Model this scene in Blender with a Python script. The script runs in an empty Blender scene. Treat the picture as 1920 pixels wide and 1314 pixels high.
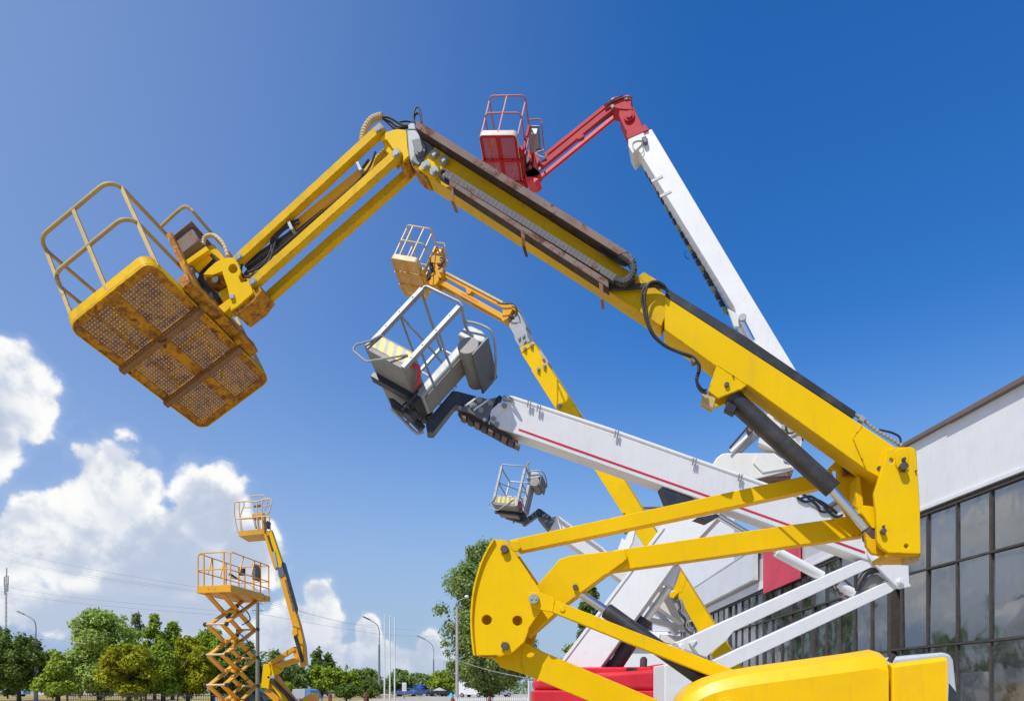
import bpy, bmesh, math, random
import numpy as np
from mathutils import Vector, Matrix
random.seed(7)
R = math.radians
S = bpy.context.scene
COL = S.collection

# ------------------------------------------------------------------ camera, sky, sun, exposure
F, HY, CX, EYE = 1300.0, 1298.0, 960.0, 1.6        # focal length in photo pixels, horizon row, centre column, eye height
cam_d = bpy.data.cameras.new('camera'); cam = bpy.data.objects.new('camera', cam_d); COL.objects.link(cam)
cam.location = (0, 0, EYE); cam.rotation_euler = (R(90), 0, 0)
cam_d.sensor_width = 36.0; cam_d.lens = 36.0*F/1920.0
cam_d.shift_y = (HY-657.0)/1920.0
cam_d.clip_start = 0.1; cam_d.clip_end = 20000
S.camera = cam

SUN_AZ, SUN_EL = R(217.0), R(56.0)                  # clockwise from +Y (the view direction): behind the camera, a little to the left
sd = Vector((math.sin(SUN_AZ)*math.cos(SUN_EL), math.cos(SUN_AZ)*math.cos(SUN_EL), math.sin(SUN_EL)))
sun_d = bpy.data.lights.new('sun', 'SUN'); sun_d.energy = 4.2; sun_d.angle = R(0.53); sun_d.color = (1.0, 0.955, 0.88)
sun = bpy.data.objects.new('sun', sun_d); COL.objects.link(sun)
sun.rotation_euler = sd.to_track_quat('Z', 'Y').to_euler(); sun.location = (-20, -40, 60)
S.view_settings.view_transform = 'Standard'; S.view_settings.look = 'None'
S.view_settings.exposure = 0.0; S.view_settings.gamma = 1.0; S.view_settings.use_curve_mapping = False

class NT:
    """short hand for building node trees"""
    def __init__(s, nt): s.nt = nt; s.L = nt.links
    def n(s, t, **k):
        nd = s.nt.nodes.new(t)
        for a, b in k.items(): setattr(nd, a, b)
        return nd
    def put(s, sock, v):
        if v is None: return
        if hasattr(v, 'is_linked') or isinstance(v, bpy.types.NodeSocket): s.L.new(v, sock)
        else: sock.default_value = v
    def m(s, op, a, b=None, c=None, clamp=False):
        nd = s.n('ShaderNodeMath', operation=op, use_clamp=clamp)
        s.put(nd.inputs[0], a); s.put(nd.inputs[1], b); s.put(nd.inputs[2], c)
        return nd.outputs[0]
    def vm(s, op, a, b=None, scale=None):
        nd = s.n('ShaderNodeVectorMath', operation=op)
        s.put(nd.inputs[0], a); s.put(nd.inputs[1], b)
        if scale is not None: s.put(nd.inputs['Scale'], scale)
        return nd.outputs['Value'] if op in ('LENGTH', 'DOT_PRODUCT', 'DISTANCE') else nd.outputs[0]
    def mix(s, f, a, b, mode='MIX'):
        nd = s.n('ShaderNodeMix', data_type='RGBA', blend_type=mode)
        s.put(nd.inputs[0], f); s.put(nd.inputs[6], a); s.put(nd.inputs[7], b)
        return nd.outputs[2]
    def noise(s, vec, scale, detail=4, rough=.55, dist=0.0, lac=2.0):
        nd = s.n('ShaderNodeTexNoise'); s.put(nd.inputs['Vector'], vec)
        nd.inputs['Scale'].default_value = scale; nd.inputs['Detail'].default_value = detail
        nd.inputs['Roughness'].default_value = rough; nd.inputs['Distortion'].default_value = dist
        nd.inputs['Lacunarity'].default_value = lac
        return nd
    def ss(s, v, a, b, lo=0.0, hi=1.0):
        nd = s.n('ShaderNodeMapRange', interpolation_type='SMOOTHSTEP')
        s.put(nd.inputs[0], v); nd.inputs[1].default_value = a; nd.inputs[2].default_value = b
        nd.inputs[3].default_value = lo; nd.inputs[4].default_value = hi
        return nd.outputs[0]

def c4(c): return (c[0], c[1], c[2], 1.0)

# ---- world: Nishita sky with cumulus clouds that cover the low sky all round, and a clear deep blue above
W = bpy.data.worlds.new('World'); S.world = W; W.use_nodes = True
def build_world():
    nt = W.node_tree; nt.nodes.clear(); g = NT(nt)
    out = g.n('ShaderNodeOutputWorld'); bg = g.n('ShaderNodeBackground'); bg.inputs['Strength'].default_value = SKY_STRENGTH
    sky = g.n('ShaderNodeTexSky', sky_type='NISHITA'); sky.sun_disc = False
    sky.sun_elevation = SUN_EL; sky.sun_rotation = SUN_AZ
    sky.altitude = 0; sky.air_density = 1.0; sky.dust_density = .4; sky.ozone_density = 4.0
    hs = g.n('ShaderNodeHueSaturation'); hs.inputs['Saturation'].default_value = SKY_SAT; hs.inputs['Value'].default_value = SKY_VAL; hs.inputs['Hue'].default_value = SKY_HUE
    g.L.new(sky.outputs[0], hs.inputs['Color'])
    d = g.n('ShaderNodeTexCoord').outputs['Generated']
    sp = g.n('ShaderNodeSeparateXYZ'); g.L.new(d, sp.inputs[0])
    az = g.m('ARCTAN2', sp.outputs[0], sp.outputs[1])       # 0 = view direction, + to the right
    el = g.m('ARCSINE', sp.outputs[2])
    cb = g.n('ShaderNodeCombineXYZ'); g.L.new(az, cb.inputs[0]); g.L.new(el, cb.inputs[1]); p2 = cb.outputs[0]
    # cumulus heaps: azimuth, elevation and half sizes, given by column and row; those off the left edge are unseen, sized for pane reflections
    fld = [None]
    def heap(px, py, rx, ry):
        a = math.atan2(px-CX, F); e = math.atan2(HY-py, math.hypot(px-CX, F)); ca = math.cos(a)
        sx, sy = F/(rx*ca*ca), F/(ry*ca)
        nd = g.n('ShaderNodeVectorMath', operation='MULTIPLY_ADD'); g.L.new(p2, nd.inputs[0])
        nd.inputs[1].default_value = (sx, sy, 0); nd.inputs[2].default_value = (-a*sx, -e*sy, 0)
        q = g.vm('LENGTH', nd.outputs[0])
        fld[0] = q if fld[0] is None else g.m('SMOOTH_MIN', fld[0], q, .22)
    for h in HEAPS: heap(*h)
    f0 = g.m('MULTIPLY', g.m('SUBTRACT', 1.0, fld[0]), 2.9)
    f0 = g.m('MAXIMUM', f0, -2.6)
    w = g.noise(d, 7.0, 2, .5)
    q = g.vm('ADD', d, g.vm('SCALE', g.vm('SUBTRACT', w.outputs['Color'], (.5, .5, .5)), None, .05))
    n0 = g.noise(q, 15.0, 9, .57)
    vo = g.n('ShaderNodeTexVoronoi', feature='F1'); g.put(vo.inputs['Vector'], g.vm('ADD', q, g.vm('SCALE', n0.outputs['Color'], None, .035)))
    vo.inputs['Scale'].default_value = 30.0; vo.inputs['Detail'].default_value = 1.0; vo.inputs['Roughness'].default_value = .5
    b0 = g.m('ADD', g.m('MULTIPLY', g.m('SUBTRACT', n0.outputs['Fac'], .5), 2.5), g.m('MULTIPLY', g.m('SUBTRACT', .42, vo.outputs['Distance']), .75))
    D0 = g.m('ADD', f0, b0)
    # the same noise a step towards the sun: less cloud there means this side is lit
    n1 = g.noise(g.vm('ADD', q, (-.010, -.004, .018)), 15.0, 5, .57)
    alpha = g.ss(D0, -.05, .52)
    alpha = g.m('MAXIMUM', alpha, g.m('MULTIPLY', g.ss(D0, -.5, .2), .10))
    lit = g.ss(g.m('SUBTRACT', n0.outputs['Fac'], n1.outputs['Fac']), -.16, .14)
    core = g.ss(f0, .35, 1.8)                                # thick middle and base let less light through
    big = g.noise(d, 4.6, 3, .5)
    body = g.m('SUBTRACT', 1.0, g.m('MULTIPLY', core, g.ss(big.outputs['Fac'], .34, .66, .22, .80)))
    low = g.ss(el, .015, .24, .56, 1.0)
    shade = g.m('MULTIPLY', g.m('MULTIPLY', g.m('ADD', .50, g.m('MULTIPLY', lit, .50)), body), low)
    ccol = g.mix(g.ss(shade, .18, .84), CL_DARK, CL_LIT)
    haze = g.ss(el, .02, .50, 1.0, .0)
    skyc = g.mix(g.m('MULTIPLY', g.m('POWER', haze, 1.25), HAZE_K), hs.outputs[0], HAZE_C)
    left = g.ss(az, .35, -1.0)
    skyc = g.mix(g.m('MULTIPLY', left, LEFT_K), skyc, LEFT_C)
    fin = g.mix(g.m('MULTIPLY', alpha, g.ss(el, .0, .04)), skyc, ccol)
    g.L.new(fin, bg.inputs['Color']); g.L.new(bg.outputs[0], out.inputs['Surface'])
HEAPS = [(212, 930, 112, 112), (110, 1010, 130, 110), (395, 965, 92, 100), (300, 1050, 200, 120), (20, 1025, 100, 76), (465, 1040, 80, 84),
         (20, 735, 134, 100), (-20, 820, 78, 92), (600, 1130, 42, 56), (560, 1190, 110, 74), (690, 1190, 30, 46), (690, 1235, 80, 44),
         (806, 1215, 30, 46), (790, 1250, 110, 36), (85, 1168, 44, 26), (250, 1150, 300, 74), (-300, 1000, 240, 150), (-900, 1080, 330, 170), (-3000, 900, 900, 420)]
SKY_STRENGTH, SKY_SAT, SKY_VAL, SKY_HUE = .12, 1.34, 1.44, .508
HAZE_K, HAZE_C = .94, (3.0, 4.05, 5.5, 1)
LEFT_K, LEFT_C = .60, (2.9, 3.9, 6.0, 1)
CL_DARK, CL_LIT = (4.1, 4.8, 6.1, 1), (8.2, 8.2, 8.1, 1)
W.cycles.sampling_method = 'MANUAL'; W.cycles.sample_map_resolution = 512
build_world()

# ------------------------------------------------------------------ materials
MATS = {}
def new_mat(name):
    m = bpy.data.materials.new(name); m.use_nodes = True; m.node_tree.nodes.clear()
    g = NT(m.node_tree); out = g.n('ShaderNodeOutputMaterial'); p = g.n('ShaderNodeBsdfPrincipled')
    g.L.new(p.outputs[0], out.inputs[0]); MATS[name] = m
    return m, g, p, out
def paint(name, col, rough=.42, rust=0.0, dirt=.25, chip=.0, metal=0.0, rustcol=(.13, .055, .022), fade=.10, bump=.02, spec=.5, sc=1.0, streak=.0, mott=.0, edge=.0):
    """painted or bare metal: uneven tone, dust, rust blotches, chips"""
    m, g, p, out = new_mat(name)
    tc = g.n('ShaderNodeTexCoord').outputs['Object']
    big = g.noise(tc, 1.3*sc, 5, .6); mid = g.noise(tc, 7*sc, 7, .62); fine = g.noise(tc, 42*sc, 5, .6)
    c = g.mix(g.ss(big.outputs['Fac'], .3, .7), c4([x*(1-fade) for x in col]), c4([min(1, x*(1+fade*.7)+fade*.02) for x in col]))
    if dirt:
        f = g.m('MULTIPLY', g.ss(mid.outputs['Fac'], .45, .75), dirt)
        c = g.mix(f, c, (.17, .14, .10, 1))
        sp = g.ss(fine.outputs['Fac'], .66, .74)
        c = g.mix(g.m('MULTIPLY', sp, min(1, dirt*1.6)), c, (.09, .07, .05, 1))
    if streak:
        mp = g.n('ShaderNodeMapping'); g.L.new(tc, mp.inputs[0]); mp.inputs['Scale'].default_value = (9, 9, .9)
        stn = g.noise(mp.outputs[0], 2.2, 5, .6)
        c = g.mix(g.m('MULTIPLY', g.ss(stn.outputs['Fac'], .52, .72), streak), c, (.16, .12, .08, 1))
    if mott:
        mo = g.noise(tc, 13*sc, 9, .72, .4); mo2 = g.noise(tc, 3.1*sc, 6, .65)
        mf = g.m('MULTIPLY', g.ss(g.m('ADD', g.m('MULTIPLY', mo.outputs['Fac'], .6), g.m('MULTIPLY', mo2.outputs['Fac'], .4)), .44, .58), mott)
        c = g.mix(mf, c, c4([x*1.35 for x in rustcol]))
    if edge:
        # paint worn through along the edges
        bv = g.n('ShaderNodeBevel', samples=3); bv.inputs['Radius'].default_value = .016
        ge = g.n('ShaderNodeNewGeometry')
        ev = g.m('SUBTRACT', 1.0, g.vm('DOT_PRODUCT', bv.outputs[0], ge.outputs['Normal']))
        en = g.noise(tc, 17*sc, 6, .7)
        em = g.m('MULTIPLY', g.ss(ev, .02, .12), g.ss(en.outputs['Fac'], .60-.2*edge, .68-.2*edge))
        c = g.mix(g.m('MULTIPLY', em, .85), c, c4([x*.9 for x in rustcol]))
    rgh = g.m('ADD', rough-.08, g.m('MULTIPLY', mid.outputs['Fac'], .18))
    hgt = g.m('MULTIPLY', fine.outputs['Fac'], .3)
    if rust or chip:
        rn = g.noise(tc, 5.5*sc, 9, .68, .3)
        mask = g.ss(g.m('ADD', rn.outputs['Fac'], g.m('MULTIPLY', g.m('SUBTRACT', big.outputs['Fac'], .5), .5)), .80-.42*rust, .86-.36*rust) if rust else None
        if chip:
            cn = g.noise(tc, 26*sc, 6, .7)
            cm = g.ss(cn.outputs['Fac'], .76-.14*chip, .78-.14*chip)
            mask = cm if mask is None else g.m('MAXIMUM', mask, cm)
        rc = g.mix(g.ss(mid.outputs['Fac'], .35, .68), c4([x*.55 for x in rustcol]), c4([x*1.7 for x in rustcol]))
        c = g.mix(mask, c, rc)
        rgh = g.mix(mask, rgh, (.85, .85, .85, 1))
        hgt = g.m('SUBTRACT', hgt, g.m('MULTIPLY', mask, .8))
    g.L.new(c, p.inputs['Base Color']); g.L.new(rgh, p.inputs['Roughness'])
    p.inputs['Metallic'].default_value = metal; p.inputs['Specular IOR Level'].default_value = spec
    bp = g.n('ShaderNodeBump'); bp.inputs['Strength'].default_value = .35; bp.inputs['Distance'].default_value = bump*.1
    g.L.new(hgt, bp.inputs['Height']); g.L.new(bp.outputs[0], p.inputs['Normal'])
    return m

YEL = paint('yellow_paint', (.80, .495, .0), .48, dirt=.06, chip=.20, fade=.06, streak=.09, spec=.12, edge=.35)
YELW = paint('worn_yellow_paint', (.74, .44, .002), .5, rust=.20, dirt=.16, chip=.5, streak=.2, spec=.12, mott=.10, edge=.6)
YELB = paint('rusty_basket_paint', (.56, .245, .006), .6, rust=.52, dirt=.35, chip=.9, rustcol=(.14, .05, .015), spec=.2, mott=.85, sc=1.4)
PERF = paint('rusty_perforated_sheet', (.46, .22, .025), .7, rust=.45, dirt=.5, chip=.6, rustcol=(.12, .052, .02), spec=.2, mott=.8, sc=1.6)
YELR = paint('worn_rail_paint', (.50, .36, .13), .5, rust=.42, dirt=.35, chip=.5, rustcol=(.2, .10, .05), sc=1.6)
RUSTB = paint('rusty_beam', (.26, .12, .03), .8, rust=.62, dirt=.5, rustcol=(.11, .045, .018))
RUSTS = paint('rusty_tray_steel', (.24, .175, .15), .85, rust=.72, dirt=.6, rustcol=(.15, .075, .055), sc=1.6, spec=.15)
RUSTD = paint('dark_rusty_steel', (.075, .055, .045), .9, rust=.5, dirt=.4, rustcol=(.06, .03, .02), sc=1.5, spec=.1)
CHAIN = paint('weathered_chain', (.17, .165, .17), .85, rust=.55, dirt=.6, rustcol=(.14, .085, .065), sc=2.2, spec=.15)
BLACK = paint('black_rail_paint', (.018, .018, .022), .45, rust=.30, dirt=.25, chip=.4, rustcol=(.09, .04, .025))
RUBBER = paint('black_rubber', (.014, .014, .015), .55, dirt=.25)
BARREL = paint('dark_cylinder_paint', (.034, .033, .035), .38, dirt=.35, chip=.25, rustcol=(.2, .17, .15))
CHROME = paint('chrome_rod', (.75, .75, .76), .12, dirt=.08, metal=1.0, fade=.03)
STEEL = paint('galvanised_steel', (.36, .37, .37), .5, rust=.06, dirt=.3, metal=.45)
PIN = paint('dark_pin_steel', (.12, .10, .095), .5, rust=.35, dirt=.3, metal=.6)
WASH = paint('pale_washer_steel', (.30, .32, .31), .6, rust=.10, dirt=.3, metal=.15)
GREYD = paint('dark_grey_casting', (.115, .125, .14), .5, dirt=.3, chip=.2)
GREYL = paint('light_grey_paint', (.37, .385, .385), .45, dirt=.22, chip=.12)
WHITE = paint('white_paint', (.78, .77, .745), .38, dirt=.07, chip=.04, fade=.03, streak=.07)
WHITEC = paint('cream_white_paint', (.72, .695, .63), .42, dirt=.07, chip=.06, fade=.04, streak=.08)
REDP = paint('red_paint', (.68, .02, .035), .36, dirt=.10, chip=.06, fade=.10)
REDF = paint('faded_red_paint', (.46, .022, .035), .5, spec=.2, dirt=.2, chip=.2, fade=.14)
REDD = paint('red_basket_paint', (.42, .010, .012), .55, spec=.2, rust=.12, dirt=.2, chip=.2)
PINKR = paint('faded_pink_rail', (.44, .17, .18), .55, rust=.16, dirt=.3)
CREAMR = paint('faded_cream_kick_plate', (.66, .50, .42), .5, rust=.15, dirt=.3)
AMB = paint('amber_paint', (.77, .36, .004), .42, dirt=.12, chip=.2, fade=.08)
AMBW = paint('worn_amber_paint', (.68, .35, .035), .5, rust=.24, dirt=.3, chip=.4, rustcol=(.2, .1, .05))
AMBR = paint('worn_amber_rail', (.66, .48, .25), .5, rust=.2, dirt=.3, rustcol=(.25, .13, .07))
RED = paint('stripe_red', (.60, .02, .05), .4, dirt=.05)
CONDUIT = paint('tan_conduit', (.55, .42, .20), .6, dirt=.35)
ALU = paint('aluminium_profile', (.33, .34, .345), .5, dirt=.3, metal=.2)
GREYB = paint('grey_floor_box', (.25, .235, .215), .6, dirt=.35)
NAVY = paint('dark_navy_paint', (.026, .034, .05), .4, dirt=.22, chip=.15)
BLUE = paint('blue_plastic', (.02, .05, .42), .4, dirt=.1)
WBLUE = paint('pale_blue_panel', (.35, .55, .70), .5, dirt=.15)
CONC = paint('concrete_post', (.42, .40, .36), .85, dirt=.3, spec=.2, sc=.6)
POLEG = paint('weathered_grey_pole', (.20, .185, .16), .85, dirt=.3, spec=.2)
REDPF = paint('lightened_red_perforated_sheet', (.44, .085, .075), .7, rust=.1, dirt=.4, spec=.2)  # lighter red stands in for the sky light showing through the holes
GALV = paint('dull_lamp_metal', (.25, .26, .27), .5, dirt=.2, metal=.3)
PALEP = paint('pale_pole_paint', (.72, .73, .70), .5, dirt=.12)
RUSTP = paint('rust_red_primer', (.20, .06, .04), .7, rust=.2, dirt=.3)
FENCE = paint('dark_fence_paint', (.03, .03, .03), .6, dirt=.3)
WALLW = paint('white_render', (.80, .80, .80), .85, dirt=.05, fade=.05, spec=.15, sc=.35, streak=.10, bump=.05)
WALLG = paint('grey_render', (.62, .62, .63), .85, dirt=.12, fade=.08, spec=.15, sc=.35, streak=.2)
ROOFE = paint('weathered_roof_edge', (.17, .135, .12), .85, rust=.35, dirt=.4, rustcol=(.12, .07, .05), sc=.6)
MULL = paint('brown_grey_steel_sash', (.062, .052, .046), .65, rust=.24, dirt=.3, rustcol=(.12, .075, .05), sc=.7)
BANN = paint('red_banner_board', (.72, .06, .10), .6, dirt=.12, fade=.12, sc=.5)
BOARD = paint('white_sign_board', (.74, .75, .77), .6, dirt=.06, fade=.05, sc=.4, streak=.12)
BARK = paint('tree_bark', (.10, .075, .055), .9, dirt=.3, spec=.1)
TARP = paint('blue_tarp', (.10, .22, .45), .6, dirt=.15)
GREYT = paint('grey_tarp', (.42, .45, .48), .6, dirt=.15)

def stripes_mat():
    m, g, p, out = new_mat('hazard_stripes')
    tc = g.n('ShaderNodeTexCoord').outputs['Object']
    sp = g.n('ShaderNodeSeparateXYZ'); g.L.new(tc, sp.inputs[0])
    u = g.m('ADD', g.m('MULTIPLY', sp.outputs[0], 1.0), g.m('MULTIPLY', sp.outputs[2], -.15))
    s = g.m('FRACT', g.m('MULTIPLY', u, 8.4))
    f = g.m('GREATER_THAN', s, .48)
    nz = g.noise(tc, 30, 5, .6)
    c = g.mix(f, (.30, .31, .31, 1), (.78, .58, .02, 1))
    c = g.mix(g.m('MULTIPLY', g.ss(nz.outputs['Fac'], .5, .7), .3), c, (.2, .17, .12, 1))
    g.L.new(c, p.inputs['Base Color']); p.inputs['Roughness'].default_value = .5
    return m
STRIPES = stripes_mat()

def glass_mat():
    m, g, p, out = new_mat('dirty_window_glass')
    tc = g.n('ShaderNodeTexCoord').outputs['Object']
    info = g.n('ShaderNodeObjectInfo')
    rv = g.vm('ADD', tc, g.vm('SCALE', (13.1, 7.7, 3.3), None, info.outputs['Random']))
    a = g.noise(rv, 1.5, 8, .65, .6); b = g.noise(rv, 9, 6, .7)
    mp = g.n('ShaderNodeMapping'); g.L.new(rv, mp.inputs[0]); mp.inputs['Scale'].default_value = (4, 4, .5)
    st = g.noise(mp.outputs[0], 2.0, 5, .6)
    d = g.m('MULTIPLY', g.ss(g.m('ADD', a.outputs['Fac'], g.m('MULTIPLY', info.outputs['Random'], .10)), .46, .72), .75)
    d = g.m('MAXIMUM', d, g.m('MULTIPLY', g.ss(st.outputs['Fac'], .55, .75), .4))
    d = g.m('MAXIMUM', d, g.m('MULTIPLY', g.ss(b.outputs['Fac'], .68, .74), .8))
    d = g.m('ADD', g.m('MULTIPLY', d, .5), .02)
    c = g.mix(d, g.mix(info.outputs['Random'], (.012, .016, .02, 1), (.035, .042, .048, 1)), (.17, .215, .27, 1))  # dirt, its colour tinted blue to carry the sky the panes reflect
    g.L.new(c, p.inputs['Base Color'])
    g.L.new(g.m('ADD', .03, g.m('MULTIPLY', d, .6)), p.inputs['Roughness'])
    p.inputs['IOR'].default_value = 3.1
    bp = g.n('ShaderNodeBump'); bp.inputs['Strength'].default_value = .25; bp.inputs['Distance'].default_value = .02
    wv = g.noise(rv, 1.1, 2, .5); g.L.new(wv.outputs['Fac'], bp.inputs['Height']); g.L.new(bp.outputs[0], p.inputs['Normal'])
    return m
GLASS = glass_mat()
def car_glass():
    m, g, p, out = new_mat('car_glass'); p.inputs['Base Color'].default_value = (.012, .015, .018, 1); p.inputs['Roughness'].default_value = .06
    return m
CARG = car_glass()

def leaf_mat(name, col, var=.35, yellow=0.0):
    m, g, p, out = new_mat(name)
    at = g.n('ShaderNodeAttribute', attribute_name='tint')
    sp = g.n('ShaderNodeSeparateColor'); g.L.new(at.outputs['Color'], sp.inputs[0])
    c = g.mix(sp.outputs[0], c4([x*(1-var) for x in col]), c4([x*(1+var) for x in col]))
    c = g.mix(g.m('MULTIPLY', g.ss(sp.outputs[1], .55, .95), yellow), c, (.26, .15, .01, 1))
    df = g.n('ShaderNodeBsdfPrincipled'); g.L.new(c, df.inputs['Base Color']); df.inputs['Roughness'].default_value = .55
    df.inputs['Specular IOR Level'].default_value = .3
    tr = g.n('ShaderNodeBsdfTranslucent'); g.L.new(g.mix(.5, c, (.28, .34, .02, 1)), tr.inputs['Color'])
    mx = g.n('ShaderNodeMixShader'); mx.inputs[0].default_value = .42
    g.L.new(df.outputs[0], mx.inputs[1]); g.L.new(tr.outputs[0], mx.inputs[2]); g.L.new(mx.outputs[0], out.inputs[0])
    return m
LEAF = {'dark': leaf_mat('dark_leaves', (.14, .22, .04)), 'mid': leaf_mat('green_leaves', (.32, .43, .035)),
        'light': leaf_mat('light_green_leaves', (.42, .54, .12)), 'gold': leaf_mat('golden_green_leaves', (.42, .42, .014), .3, .5),
        'grey': leaf_mat('grey_green_leaves', (.27, .36, .11)), 'far': leaf_mat('far_green_leaves', (.22, .31, .09))}

def ground_mat(name, a, b, sc, rough=.9):
    m, g, p, out = new_mat(name)
    tc = g.n('ShaderNodeTexCoord').outputs['Object']
    n1 = g.noise(tc, sc, 8, .6); n2 = g.noise(tc, sc*14, 6, .65)
    c = g.mix(g.ss(n1.outputs['Fac'], .3, .7), c4(a), c4(b))
    c = g.mix(g.m('MULTIPLY', g.ss(n2.outputs['Fac'], .35, .7), .35), c, c4([x*.6 for x in a]))
    g.L.new(c, p.inputs['Base Color']); p.inputs['Roughness'].default_value = rough; p.inputs['Specular IOR Level'].default_value = .2
    return m
GROUND = ground_mat('dusty_concrete', (.40, .36, .29), (.50, .455, .37), .12)
DRYG = ground_mat('dry_grass', (.34, .25, .09), (.42, .32, .13), .05)

# ------------------------------------------------------------------ mesh helpers
def frame(d, up=None):
    d = d.normalized()
    up = Vector(up) if up is not None else (Vector((0, 0, 1)) if abs(d.z) < .95 else Vector((0, 1, 0)))
    x = d.cross(up); 
    if x.length < 1e-5: x = d.cross(Vector((1, .3, 0)))
    x.normalize(); return x, x.cross(d).normalized()
class MB:
    def __init__(s): s.v = []; s.f = []
    def add(s, vs, fs):
        o = len(s.v); s.v += [Vector(q) for q in vs]; s.f += [tuple(i+o for i in q) for q in fs]; return s
    def prism(s, poly, vec, holes=()):
        vec = Vector(vec); poly = [Vector(q) for q in poly]
        if not holes:
            n = len(poly)
            # make the base face look away from vec
            nrm = Vector((0, 0, 0))
            for i in range(n):
                a, b = poly[i], poly[(i+1) % n]; nrm += a.cross(b)
            if nrm.dot(vec) > 0: poly = poly[::-1]
            vs = poly+[q+vec for q in poly]
            fs = [tuple(range(n)), tuple(range(2*n-1, n-1, -1))]
            fs += [(i, i+n, (i+1) % n+n, (i+1) % n) for i in range(n)]
            return s.add(vs, fs)
        bm = bmesh.new()
        for loop in [poly]+[[Vector(q) for q in h] for h in holes]:
            bv = [bm.verts.new(q) for q in loop]
            for i in range(len(bv)): bm.edges.new((bv[i], bv[(i+1) % len(bv)]))
        bmesh.ops.triangle_fill(bm, use_beauty=True, use_dissolve=False, edges=bm.edges[:])
        bm.faces.ensure_lookup_table()
        g = bmesh.ops.extrude_face_region(bm, geom=bm.faces[:])
        bmesh.ops.translate(bm, verts=[e for e in g['geom'] if isinstance(e, bmesh.types.BMVert)], vec=vec)
        bmesh.ops.recalc_face_normals(bm, faces=bm.faces[:])
        bm.verts.index_update()
        s.add([q.co.copy() for q in bm.verts], [tuple(q.index for q in f.verts) for f in bm.faces]); bm.free(); return s
    def box(s, c, ax, ay, az):
        """centre and three half-axis vectors"""
        c, ax, ay, az = map(Vector, (c, ax, ay, az))
        if ax.cross(ay).dot(az) < 0: ax = -ax
        vs = [c+i*ax+j*ay+k*az for k in (-1, 1) for j in (-1, 1) for i in (-1, 1)]
        return s.add(vs, [(0, 2, 3, 1), (4, 5, 7, 6), (0, 1, 5, 4), (2, 6, 7, 3), (0, 4, 6, 2), (1, 3, 7, 5)])
    def ab(s, x0, x1, y0, y1, z0, z1):
        return s.box(((x0+x1)/2, (y0+y1)/2, (z0+z1)/2), (abs(x1-x0)/2, 0, 0), (0, abs(y1-y0)/2, 0), (0, 0, abs(z1-z0)/2))
    def beam(s, p0, p1, w, h, up=None):
        p0, p1 = Vector(p0), Vector(p1); x, y = frame(p1-p0, up)
        return s.box((p0+p1)/2, x*w/2, y*h/2, (p1-p0)/2)
    def cyl(s, p0, p1, r, r2=None, n=14):
        p0, p1 = Vector(p0), Vector(p1); r2 = r if r2 is None else r2
        x, y = frame(p1-p0)
        vs = []
        for p, q in ((p0, r), (p1, r2)):
            vs += [p+(x*math.cos(2*math.pi*i/n)+y*math.sin(2*math.pi*i/n))*q for i in range(n)]
        fs = [tuple(range(n-1, -1, -1)), tuple(range(n, 2*n))]
        fs += [(i, (i+1) % n, (i+1) % n+n, i+n) for i in range(n)]
        a = vs[0]; fr = (vs[1]-vs[0]).cross(vs[n]-vs[0]).dot(vs[0]-p0) < 0
        if fr: fs = [q[::-1] for q in fs]
        return s.add(vs, fs)
    def tube(s, pts, r, n=8, closed=False):
        pts = [Vector(q) for q in pts]; m = len(pts); vs = []
        px = None
        for i, p in enumerate(pts):
            a = pts[(i-1) % m] if (closed or i > 0) else p
            b = pts[(i+1) % m] if (closed or i < m-1) else p
            t = (b-a).normalized()
            if px is None: px, _ = frame(t)
            px = px-t*px.dot(t)
            if px.length < 1e-6: px, _ = frame(t)
            px.normalize(); py = t.cross(px)
            rr = r[i] if isinstance(r, (list, tuple)) else r
            vs += [p+(px*math.cos(2*math.pi*k/n)+py*math.sin(2*math.pi*k/n))*rr for k in range(n)]
        fs = []
        for i in range(m if closed else m-1):
            j = (i+1) % m
            fs += [(i*n+k, i*n+(k+1) % n, j*n+(k+1) % n, j*n+k) for k in range(n)]
        if not closed: fs += [tuple(range(n-1, -1, -1)), tuple(range((m-1)*n, m*n))]
        return s.add(vs, fs)
    def ball(s, c, r, n=10, sc=(1, 1, 1)):
        c = Vector(c); vs = [c+Vector((0, 0, r*sc[2]))]; m = n//2
        for i in range(1, m):
            a = math.pi*i/m
            vs += [c+Vector((r*sc[0]*math.sin(a)*math.cos(2*math.pi*k/n), r*sc[1]*math.sin(a)*math.sin(2*math.pi*k/n), r*sc[2]*math.cos(a))) for k in range(n)]
        vs.append(c-Vector((0, 0, r*sc[2]))); e = len(vs)-1
        fs = [(0, 1+k, 1+(k+1) % n) for k in range(n)]
        for i in range(m-2):
            fs += [(1+i*n+k, 1+(i+1)*n+k, 1+(i+1)*n+(k+1) % n, 1+i*n+(k+1) % n) for k in range(n)]
        fs += [(e, 1+(m-2)*n+(k+1) % n, 1+(m-2)*n+k) for k in range(n)]
        return s.add(vs, fs)
    def xf(s, M):
        s.v = [M @ q for q in s.v]; return s

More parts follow.
